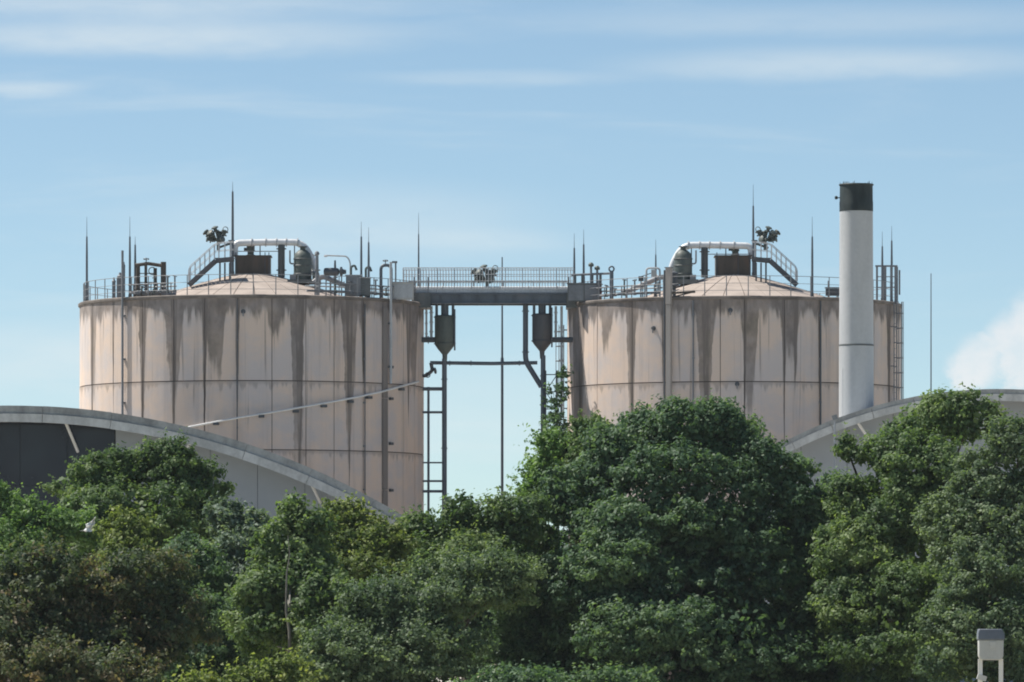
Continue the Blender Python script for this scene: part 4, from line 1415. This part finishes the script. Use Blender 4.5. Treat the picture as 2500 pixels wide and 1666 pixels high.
# ------------------------------------------------------------------ arched halls
def vault(apx, apy, Rpx, Y, depth, half_deg, label, glass_to, panes, cap_px, fas_px, name='arched_hall'):
    k = Y / F
    C = W(apx, apy + Rpx, Y)
    R = Rpx * k
    root = thing(name, Vector((C.x, Y, 0)), label, 'building', 'halls with arched roofs')

    def arc(a, r, y):
        return Vector((C.x + math.sin(a) * r, y, C.z + math.cos(a) * r))

    def band(a0, a1, r0, r1, y0, y1, nm, mat, parent, n=3):
        b = MB()
        for i in range(n + 1):
            a = a0 + (a1 - a0) * i / n
            for r, y in ((r0, y0), (r1, y0), (r1, y1), (r0, y1)):
                b.v.append(arc(a, r, y))
        for i in range(n):
            o, p = i * 4, i * 4 + 4
            for q in range(4):
                q2 = (q + 1) % 4
                b.f.append((o + q, p + q, p + q2, o + q2))
        b.f.append((0, 1, 2, 3))
        e = n * 4
        b.f.append((e, e + 3, e + 2, e + 1))
        return b.build(nm, mat, parent, smooth=30)

    H = R_(half_deg)
    cap, fas = cap_px * k, fas_px * k
    # roof sheets
    n = max(6, int(2 * half_deg / 3.6))
    for i in range(n):
        a0, a1 = -H + 2 * H * i / n, -H + 2 * H * (i + 1) / n
        e = .012 / R
        band(a0 + e, a1 - e, R - .22, R - .03, Y + .22, Y + depth, 'roof_sheet', M['roof'], root)
    m = max(5, int(2 * half_deg / 5.2))
    for i in range(m):
        a0, a1 = -H + 2 * H * i / m, -H + 2 * H * (i + 1) / m
        e = .010 / R
        dz = random.uniform(-.012, .012)
        band(a0 + e, a1 - e, R - cap + .01, R + dz, Y - .02, Y + .20, 'roof_edge', M['barge'], root, 4)
        band(a0 + e * 1.5, a1 - e * 1.5, R - cap - fas + dz, R - cap, Y - .10, Y + .20, 'fascia', M['fascia'], root, 4)
    band(-H, H, R - cap - .16, R - cap - .06, Y + .202, Y + 2.0, 'soffit', M['soffit'], root, 40)
    # gable wall of upright panels under the arch
    yw = Y + 2.0
    rw = R - cap - .18
    w_ = 2.6
    x = C.x - math.sin(H) * rw
    xe = C.x + math.sin(H) * rw
    gx = W(glass_to, 0, yw).x if glass_to is not None else -1e9
    cuts = [x]
    while cuts[-1] + w_ < xe:
        nx = cuts[-1] + w_
        if cuts[-1] < gx < nx:
            nx = gx
        cuts.append(nx)
    cuts.append(xe)
    left_lim, right_lim = W(-260, 0, yw).x, W(2760, 0, yw).x
    for x0, x1 in zip(cuts[:-1], cuts[1:]):
        if x1 < left_lim or x0 > right_lim or x1 - x0 < .05:
            continue
        g_ = .012
        top = []
        for i in range(5):
            xx = x0 + g_ + (x1 - x0 - 2 * g_) * i / 4
            top.append(Vector((xx, yw, C.z + math.sqrt(max(0.01, rw * rw - (xx - C.x) ** 2)))))
        zlow = 0.0
        if min(p.z for p in top) < .3:
            continue
        glass = (x0 + x1) / 2 < gx
        if glass:
            for z0, z1 in ((0, 5.5), (5.53, 11.0), (11.03, None)):
                zt_ = min(p.z for p in top)
                if z0 > zt_ - .3:
                    continue
                if z1 is None or z1 > zt_ - .3:
                    poly = [Vector((x0 + g_, yw, z0)), Vector((x1 - g_, yw, z0))] + list(reversed(top))
                    MB().prism(poly, (0, .05, 0)).build('pane', M['glass'], root, smooth=None)
                    break
                poly = [Vector((x0 + g_, yw, z0)), Vector((x1 - g_, yw, z0)), Vector((x1 - g_, yw, z1)), Vector((x0 + g_, yw, z1))]
                MB().prism(poly, (0, .05, 0)).build('pane', M['glass'], root, smooth=None)
        else:
            poly = [Vector((x0 + g_, yw, 0)), Vector((x1 - g_, yw, 0))] + list(reversed(top))
            MB().prism(poly, (0, .08, 0)).build('cladding_panel', M['clad'], root, smooth=None)
    b = MB()
    poly = [Vector((x, yw + .10, 0))] + [Vector((xx, yw + .10, max(0.02, C.z + math.sqrt(max(0.0, rw * rw - (xx - C.x) ** 2)) - .02))) for xx in np.linspace(x + .01, xe - .01, 40)] + [Vector((xe, yw + .10, 0))]
    b.prism(poly, (0, .2, 0)).build('backing_wall', M['mullion'], root, smooth=None)
    # raking struts that prop the eaves
    for (p0, p1) in panes:
        a = W(p0[0], p0[1], Y + .15)
        c2 = W(p1[0], p1[1], yw)
        MB().tube([a, c2], .085, 8).build('strut', M['strut'], root)
        MB().lathe(a + Vector((0, 0, -.02)), [(.14, 0), (.14, .08), (.07, .1)], 10).build('strut_head', M['fascia'], root)
    return root


vault(20, 990, 1860, 340.0, 20.0, 34, 'wide hall at left with grey arched roof edge and dark glazed gable', 282,
      (((157, 1024), (190, 1103)), ((472, 1072), (425, 1140)), ((752, 1165), (782, 1228))), 20, 20)
vault(2440, 950, 1140, 349.0, 13.0, 32, 'smaller hall at right with pale arched roof edge below the chimney', None,
      (((2086, 1020), (2128, 1082)), ((2330, 962), (2290, 1040))), 12, 17)
# rain outlet clamp on the right hall's roof edge
a = W(2038, 1020, 348.7)
root = thing('downpipe', Vector((a.x, 348.7, 0)), 'thin grey rain pipe with dark clamp below the roof edge of the right hall', 'pipe')
MB().tube([Vector((a.x, 348.75, 0)), Vector((a.x, 348.75, a.z - .1))], .05, 10).build('pipe', M['clad'], root)
MB().box(a + Vector((0, 0, .02)), (.30, .18, .26), ry=-.3).build('clamp', M['steel'], root)

# ------------------------------------------------------------------ bin on posts, nearest thing
Yn = 100.0
k = Yn / F
root = thing('litter_bin', (W(2418, 0, Yn).x, Yn, 0), 'pale grey rounded bin with slate lid on two white posts at lower right', 'bin')
cx = W(2418, 0, Yn).x
x0, x1 = W(2388, 0, Yn).x, W(2449, 0, Yn).x
z0, z1 = zat(1612, Yn), zat(1563, Yn)
rr = .075
poly = [Vector((x0, Yn - .14, z1)), Vector((x0 + .004, Yn - .14, z0 + rr))]
for i in range(1, 7):
    a = math.pi + math.pi / 2 * i / 6
    poly.append(Vector((x0 + .006 + rr + math.cos(a) * rr, Yn - .14, z0 + rr + math.sin(a) * rr)))
for i in range(0, 7):
    a = 1.5 * math.pi + math.pi / 2 * i / 6
    poly.append(Vector((x1 - .006 - rr + math.cos(a) * rr, Yn - .14, z0 + rr + math.sin(a) * rr)))
poly.append(Vector((x1, Yn - .14, z1)))
body = MB().prism(poly, (0, .28, 0)).build('body', M['binbody'], root, smooth=30)
mod = body.modifiers.new('bevel', 'BEVEL')
mod.width = .012
mod.segments = 2
mod.limit_method = 'ANGLE'
zl = zat(1536, Yn)
lid = MB()
lid.prism([Vector((x0 - .012, Yn - .165, z1 + .002)), Vector((x1 + .015, Yn - .165, z1 + .002)), Vector((x1 + .012, Yn - .15, z1 + .10)), Vector((x1 - .03, Yn - .13, zl)), Vector((x0 + .002, Yn - .13, zl)), Vector((x0 - .012, Yn - .15, z1 + .10))], (0, .31, 0))
lid = lid.build('lid', M['binlid'], root, smooth=30)
mod = lid.modifiers.new('bevel', 'BEVEL')
mod.width = .014
mod.segments = 2
MB().box(((x0 + x1) / 2 + .03, Yn - .146, z1 - .08), (.10, .008, .10)).build('plate', M['fascia'], root)
for px in (2393.5, 2444):
    xx = W(px, 0, Yn).x
    MB().box((xx, Yn + .02, (z0 + .02) / 2), (.068, .06, z0 + .02)).build('post', M['strut'], root)
MB().tube([(x0 + .05, Yn - .10, z0 + .02), ((x0 + x1) / 2, Yn - .10, z0 - .012), (x1 - .05, Yn - .10, z0 + .02)], .012, 6).build('under_bar', M['darksteel'], root)
xx = W(2393.5, 0, Yn).x
MB().box((xx + .02, Yn - .03, zat(1655, Yn)), (.15, .09, .085), ry=.3).build('clamp', M['fascia'], root)


# ------------------------------------------------------------------ trees
def leaf_mesh(name, P, N, size, tint, mat, aspect=0.58):
    """one diamond leaf spray per point"""
    n = len(P)
    N = N / np.linalg.norm(N, axis=1, keepdims=True)
    rnd = RNG.normal(size=(n, 3))
    T = np.cross(N, rnd)
    T /= np.linalg.norm(T, axis=1, keepdims=True) + 1e-9
    Bt = np.cross(N, T)
    s = size[:, None]
    bend = N * s * RNG.uniform(-.25, .05, (n, 1))
    v = np.empty((n, 4, 3), np.float32)
    v[:, 0] = P + T * s + bend
    v[:, 1] = P + Bt * s * aspect
    v[:, 2] = P - T * s + bend
    v[:, 3] = P - Bt * s * aspect
    me = bpy.data.meshes.new(name)
    me.vertices.add(n * 4)
    me.vertices.foreach_set('co', v.reshape(-1))
    me.loops.add(n * 4)
    me.loops.foreach_set('vertex_index', np.arange(n * 4, dtype=np.int32))
    me.polygons.add(n)
    me.polygons.foreach_set('loop_start', np.arange(0, n * 4, 4, dtype=np.int32))
    at = me.attributes.new('tint', 'FLOAT', 'FACE')
    at.data.foreach_set('value', tint.astype(np.float32))
    me.update(calc_edges=True)
    me.materials.append(mat)
    return me


LEAVES = 0


def tree(name, Y, lobes, label, mat, trunk_px=None, bark='bark', leaf=.098, dens=1.0, clump=.42, cat='tree', spray=0.30, seed=0, up=.45, trunk_front=0.0, cl_tint=.22, group=None, inner=True, tscale=1.0, bdens=1.0, lean=.40):
    """lobes: (photo x, photo y, half width px, half height px) at distance Y"""
    global LEAVES
    rng = np.random.default_rng(100 + seed)
    k = Y / F
    L = []
    for i, (px, py, rx, ry) in enumerate(lobes):
        c = np.array(W(px, py, Y))
        c[1] += rng.uniform(-.35, .35) * rx * k - max(0.0, py - lobes[0][1]) * k * lean
        L.append((c, np.array([rx * k, .5 * (rx + ry) * k, ry * k])))
    main = list(L)
    base = W(trunk_px if trunk_px else lobes[-1][0], 0, Y)
    base.z = 0
    root = thing(name, base, label, cat, group)
    o0 = np.array(base)
    # boughs: flattened leaf masses round each lobe, with dark gaps between them
    boughs = []
    for c, r in main:
        nb = int(np.clip(7 + 3.2 * min(r), 6, 15) * bdens)
        for q in range(nb):
            d = rng.normal(size=3)
            d[1] = d[1] if rng.random() < .35 else -abs(d[1])
            d[2] = d[2] * .95 + .18
            d /= np.linalg.norm(d)
            f = rng.uniform(.30, .50)
            br = r * f * rng.uniform(.8, 1.2, 3) * np.array([1.12, 1.12, .82])
            br = np.maximum(br, .28)
            boughs.append((c + d * (r - br * .85) * rng.uniform(.80, 1.06), br, d, np.clip(rng.normal(.48, .17), .05, .95)))
    Ps, Ns, Ss, Ts = [], [], [], []
    for bi, (c, r, bd, bt) in enumerate(boughs):
        area = 4 * math.pi * ((r[0] * r[2]) ** 1.6 / 3 + (r[0] * r[1]) ** 1.6 / 3 + (r[1] * r[2]) ** 1.6 / 3) ** (1 / 1.6)
        cl = min(clump, .62 * min(r))
        nc = int(area / (cl * cl) * .62 * dens) + 5
        d = rng.normal(size=(nc, 3))
        d /= np.linalg.norm(d, axis=1, keepdims=True)
        keep = (d @ bd > -.25) | (rng.random(nc) < .15)
        keep &= (d[:, 1] < .45) | (rng.random(nc) < .25)
        keep &= (d[:, 2] > -.45) | (rng.random(nc) < .35)
        d = d[keep]
        nc = len(d)
        if nc == 0:
            continue
        rad = rng.uniform(.60, 1.05, (nc, 1)) + (rng.random((nc, 1)) < .15) * rng.uniform(0, .30, (nc, 1))
        cp = c + d * r * rad
        bur = np.zeros(nc, bool)
        for bj, (c2, r2, _d, _t) in enumerate(boughs):
            if bj != bi and abs(c2[0] - c[0]) < r[0] + r2[0]:
                bur |= (((cp - c2) / r2) ** 2).sum(1) < .40
        cp, d = cp[~bur], d[~bur]
        nc = len(cp)
        if nc == 0:
            continue
        cr = cl * rng.uniform(.45, 1.25, nc)
        ct = np.clip(bt + rng.normal(0, cl_tint * .6, nc), 0, 1)
        nl = np.maximum(14, (cr / .5) ** 2 * 88 * (.115 / leaf) ** 1.6).astype(int)
        idx = np.repeat(np.arange(nc), nl)
        n = len(idx)
        q = rng.normal(size=(n, 3))
        q /= np.linalg.norm(q, axis=1, keepdims=True)
        rr = rng.random((n, 1)) ** .5
        loc = q * rr * cr[idx][:, None] * np.array([1.1, 1.1, .72])
        if spray:
            loc += (d[idx] * .8 + bd * .5 + np.array([0, 0, .25])) * (rng.random((n, 1)) ** 3) * spray * rng.uniform(.1, 1.7, nc)[idx][:, None]
        P = cp[idx] + loc
        nrm = q * .65 + d[idx] * .40 + np.array([0, 0, up]) + rng.normal(size=(n, 3)) * .45
        Ps.append(P)
        Ns.append(nrm)
        Ss.append(leaf * rng.uniform(.55, 1.4, n))
        Ts.append(np.clip(ct[idx] + rng.normal(0, .13, n), 0, 1))
    for c, r in (main if inner else []):
        # inner leaves close the crown
        ni = int(r[0] * r[2] * 150) + 20
        q = rng.normal(size=(ni, 3))
        q /= np.linalg.norm(q, axis=1, keepdims=True)
        Ps.append(c + q * r * (rng.random((ni, 1)) ** .4 * .80))
        Ns.append(q + rng.normal(size=(ni, 3)) * .6)
        Ss.append(rng.uniform(.10, .26, ni))
        Ts.append(rng.uniform(.1, .7, ni))
    P = np.concatenate(Ps)
    # nothing below ground, thin out far-below-frame leaves
    ppx = 1250 + P[:, 0] * F / P[:, 1]
    ppy = HY - (P[:, 2] - ZC) * F / P[:, 1]
    seen = (ppx > -60) & (ppx < 2560) & (ppy < 1720)
    ok = (P[:, 2] > .3) & (seen | (rng.random(len(P)) < .16))
    P = P[ok]
    N = np.concatenate(Ns)[ok]
    S = np.concatenate(Ss)[ok]
    T = np.concatenate(Ts)[ok]
    LEAVES += len(P)
    me = leaf_mesh('crown', (P - o0).astype(np.float32), N, S, T, mat)
    cr_ = bpy.data.objects.new('crown', me)
    col.objects.link(cr_)
    cr_.parent = root
    # trunk and limbs
    ztop = max(c[2] for c, r in main)
    cmx = np.mean([c for c, r in main], axis=0)
    r0 = (.16 + .012 * ztop) * tscale
    bx, by = base.x, base.y - trunk_front
    mid = Vector((bx * .7 + cmx[0] * .3, by, ztop * .55))
    tp = Vector((bx * .5 + cmx[0] * .5, by, ztop * .95))
    rw = random.Random(seed)
    spine = [Vector((bx, by, -.02)), Vector((bx, by, .25))]
    rads = [r0 * 1.6, r0 * 1.15]
    for q in range(1, 9):
        f = q / 8
        a_ = Vector((bx, by, .25)).lerp(mid, min(1, f * 1.7)) if f < .59 else mid.lerp(tp, (f - .59) / .41)
        spine.append(Vector((a_.x + rw.uniform(-.16, .16), a_.y + rw.uniform(-.1, .1), .25 + (tp.z * .93 - .25) * f)))
        rads.append(r0 * (1.0 - .88 * f))
    tr = MB().tube(spine, rads, 9).build('trunk', M[bark], root)
    for c, r in main:
        c = Vector(c)
        s = Vector((bx, by, max(.8, min(c.z * .6, ztop * .5))))
        f = min(1, s.z / max(ztop * .55, .1))
        s.x = bx + (mid.x - bx) * f
        m_ = (s + c) / 2 + Vector((0, 0, -.15 * (c - s).length))
        MB().tube([s, m_, c, c + (c - m_) * .12], [r0 * .42, r0 * .3, r0 * .12, .02], 6).build('branch', M[bark], root)
    return root


LM = {
    'olive': leaf_mat('leaf_olive', (0.059, 0.106, 0.053), (0.116, 0.183, 0.079), (0.198, 0.265, 0.118)),
    'deep': leaf_mat('leaf_deep_green', (0.051, 0.100, 0.063), (0.093, 0.161, 0.090), (0.161, 0.240, 0.132)),
    'bright': leaf_mat('leaf_bright_green', (0.079, 0.148, 0.055), (0.139, 0.236, 0.086), (0.225, 0.330, 0.139)),
    'yellow': leaf_mat('leaf_yellow_green', (0.087, 0.135, 0.047), (0.171, 0.222, 0.071), (0.284, 0.324, 0.118)),
    'silver': leaf_mat('leaf_silver_green', (0.086, 0.132, 0.099), (0.152, 0.212, 0.159), (0.271, 0.337, 0.271)),
    'brown': leaf_mat('leaf_brown_tinged', (0.046, 0.080, 0.048), (0.098, 0.130, 0.070), (0.200, 0.155, 0.095)),
    'grey': leaf_mat('leaf_grey_green', (0.066, 0.114, 0.069), (0.130, 0.187, 0.106), (0.218, 0.284, 0.171)),
}

# back row, closing the gaps between the crowns in front
tree('hedge_tree', 322, [(60, 1430, 190, 120), (250, 1470, 200, 120), (150, 1590, 260, 110)], 'dark tree deep behind the brown-leaved tree at lower left', LM['deep'], seed=41, dens=.8, bdens=1.8)
tree('hedge_tree', 322, [(560, 1440, 170, 110), (760, 1420, 160, 110), (640, 1570, 260, 120)], 'dark tree deep behind the pale-trunked tree', LM['deep'], seed=42, dens=.8, bdens=1.8)
tree('hedge_tree', 322, [(1000, 1400, 190, 110), (1240, 1390, 170, 110), (1080, 1560, 230, 120), (1330, 1530, 170, 130)], 'dark tree filling the hollow below the gap between the tanks', LM['deep'], seed=43, dens=.8, bdens=1.8)
tree('hedge_tree', 300, [(1310, 1350, 70, 80), (1325, 1480, 110, 120), (1290, 1600, 120, 100)], 'dark tree in the hollow left of the largest tree', LM['deep'], seed=45, bdens=1.3)
tree('hedge_tree', 316, [(2010, 1270, 110, 100), (2000, 1370, 150, 110), (2060, 1480, 170, 130), (2040, 1600, 220, 120)], 'dark tree in the cleft between the two biggest trees', LM['deep'], seed=44, dens=.8, bdens=1.8)

tree('broadleaf_tree', 306, [(300, 1152, 105, 68), (425, 1145, 95, 68), (205, 1192, 90, 62), (490, 1205, 68, 82), (345, 1265, 180, 105), (430, 1330, 120, 110), (330, 1400, 210, 140)],
     'rounded olive green tree in front of the dark glazed gable', LM['olive'], trunk_px=340, seed=1)
tree('broadleaf_tree', 300, [(-30, 1215, 50, 72), (60, 1275, 95, 58), (150, 1300, 90, 60), (20, 1360, 120, 90)], 'light green tree at the left edge below the dark gable', LM['bright'], trunk_px=30, seed=2)
tree('broadleaf_tree', 272, [(110, 1430, 175, 95), (330, 1420, 120, 85), (50, 1550, 170, 110), (260, 1560, 180, 110), (410, 1550, 110, 100), (180, 1660, 260, 90)],
     'tree with reddish brown tinged leaves in the lower left corner', LM['brown'], trunk_px=170, bark='palebark', seed=3, cl_tint=.30, spray=.5)
tree('shrub_tree', 287, [(300, 1308, 62, 55), (325, 1375, 80, 62), (290, 1440, 80, 60)], 'small yellow-green tree beside the white plastic scrap', LM['yellow'], trunk_px=300, seed=4, clump=.4)
tree('silver_willow', 298, [(565, 1278, 62, 52), (618, 1318, 62, 66), (545, 1380, 82, 90), (600, 1470, 88, 110)], 'silvery green willow below the curved roof of the left hall', LM['silver'], trunk_px=580, seed=5, clump=.42, leaf=.10)
tree('broadleaf_tree', 292, [(470, 1430, 95, 120), (520, 1570, 140, 120), (400, 1640, 140, 90)], 'shaded deep green tree between the brown tree and the pale trunk', LM['deep'], trunk_px=480, seed=6)
tree('broadleaf_tree', 281, [(712, 1262, 40, 46), (690, 1345, 66, 72), (765, 1335, 62, 72), (720, 1450, 110, 95), (650, 1520, 85, 110), (800, 1545, 100, 130)],
     'tree with a pale upright trunk showing through its leaves', LM['olive'], trunk_px=712, bark='palebark', seed=7, trunk_front=4.2, clump=.48, tscale=.42, leaf=.11)
tree('broadleaf_tree', 290, [(845, 1272, 62, 50), (918, 1308, 58, 48), (792, 1298, 60, 54), (880, 1365, 118, 78), (965, 1338, 58, 48), (900, 1450, 120, 90)],
     'sunny yellow-green tree at the foot of the left tank', LM['yellow'], trunk_px=870, seed=8, clump=.45)
tree('broadleaf_tree', 297, [(1050, 1310, 85, 62), (1130, 1268, 52, 58), (1180, 1305, 80, 62), (1262, 1268, 72, 68), (1150, 1400, 180, 100), (1010, 1420, 130, 100)],
     'low mixed green tree closing the gap between the tanks', LM['olive'], trunk_px=1140, seed=9, spray=.35)
tree('broadleaf_tree', 276, [(1140, 1430, 150, 80), (1040, 1490, 130, 90), (930, 1510, 130, 110), (1000, 1600, 190, 110), (860, 1620, 110, 100), (1250, 1410, 80, 60)],
     'arching grey-green tree in the lower centre', LM['grey'], trunk_px=1020, seed=10, spray=.5, clump=.5, leaf=.085)
tree('broadleaf_tree', 300, [(1700, 1070, 120, 100), (1600, 1075, 95, 82), (1790, 1090, 82, 78), (1870, 1150, 100, 88), (1950, 1230, 78, 105), (1490, 1130, 100, 90), (1410, 1210, 110, 100),
                             (1650, 1260, 250, 160), (1540, 1420, 220, 170), (1810, 1420, 215, 190), (1700, 1570, 300, 160), (1450, 1560, 130, 140), (1930, 1560, 130, 150), (1990, 1330, 90, 110)],
     'largest dark green tree, rounded, in front of the right tank', LM['deep'], trunk_px=1700, seed=12, leaf=.105)
tree('broadleaf_tree', 309, [(1430, 1062, 48, 52), (1375, 1095, 55, 60), (1480, 1090, 45, 50), (1400, 1180, 90, 90)], 'shaggy green tree at the lower left of the right tank', LM['olive'], trunk_px=1400, seed=13, clump=.42, spray=.3)
tree('shrub_tree', 305, [(1312, 1145, 34, 48), (1335, 1095, 26, 40), (1300, 1215, 42, 50)], 'bright green upright sapling under the dark grey hopper', LM['bright'], trunk_px=1315, seed=14, clump=.34, spray=.7, leaf=.10)
tree('broadleaf_tree', 298, [(2258, 1040, 105, 80), (2372, 1020, 70, 62), (2165, 1120, 72, 62), (2068, 1100, 22, 40), (2092, 1225, 72, 78), (2250, 1180, 150, 120), (2190, 1330, 170, 140), (2090, 1420, 140, 150), (2230, 1540, 230, 160)],
     'big tree at right with a leafy shoulder under the right hall roof', LM['olive'], trunk_px=2200, seed=15, leaf=.10)
tree('broadleaf_tree', 286, [(2490, 1090, 88, 82), (2420, 1190, 110, 92), (2340, 1290, 100, 85), (2460, 1320, 150, 130), (2390, 1430, 150, 120), (2480, 1560, 140, 140), (2330, 1590, 120, 110)],
     'billowing green tree at the right edge above the bin', LM['grey'], trunk_px=2430, seed=16, leaf=.092)
tree('shrub', 262, [(690, 1652, 70, 46), (615, 1680, 60, 40), (480, 1690, 70, 40)], 'yellow-green shrub at the foot of the pale trunk', LM['yellow'], trunk_px=650, seed=17, clump=.35, cat='shrub', spray=.4)
tree('shrub', 262, [(1300, 1690, 200, 50), (1480, 1690, 120, 50)], 'low dark shrub along the bottom centre', LM['deep'], trunk_px=1320, seed=18, clump=.4, cat='shrub')

tree('creeper', 376.5, [(1352, 985, 20, 45), (1372, 945, 12, 60), (1345, 1050, 26, 45), (1368, 1040, 16, 40)], 'sparse dark creeper climbing the lattice frame beside the right tank', LM['deep'], trunk_px=1350, seed=21, clump=.26, dens=.30, cat='plant', inner=False, tscale=.25)
# white plastic scrap caught in the branches
Yw = 279.0
b = MB()
rng = random.Random(5)
nx, ny = 7, 9
for j in range(ny):
    for i in range(nx):
        u, v = i / (nx - 1) - .5, j / (ny - 1) - .5
        wv = .34 * (.62 - v) * (.75 + .4 * math.sin(9 * v + 1))
        b.v.append(W(221, 1281, Yw) + Vector((u * wv * 1.7 + v * .42 + rng.uniform(-.03, .03), rng.uniform(-.07, .07) + .12 * math.sin(6 * u + 3 * v), v * .62 + rng.uniform(-.04, .04))))
for j in range(ny - 1):
    for i in range(nx - 1):
        o = j * nx + i
        b.f.append((o, o + 1, o + nx + 1, o + nx))
ps = b.build('plastic_sheet', M['plastic'], None, smooth=None)
tag(ps, 'small crumpled white plastic scrap caught in the trees at left', 'plastic sheet')
mod = ps.modifiers.new('thickness', 'SOLIDIFY')
mod.thickness = .006

# ------------------------------------------------------------------ thin summer haze
hz = bpy.data.materials.new('haze_air')
hz.use_nodes = True
hz.node_tree.nodes.clear()
g = G(hz.node_tree)
out = g.n('ShaderNodeOutputMaterial')
pv = g.n('ShaderNodeVolumePrincipled')
pv.inputs['Color'].default_value = (0.86, 0.92, 1.0, 1)
pv.inputs['Density'].default_value = 0.00005
g.link(pv.outputs[0], out.inputs['Volume'])
b = MB().box((0, 5900, 14.5), (12100, 12400, 31.0))
hb = b.build('haze', hz, None, smooth=None)
hb['kind'] = 'stuff'
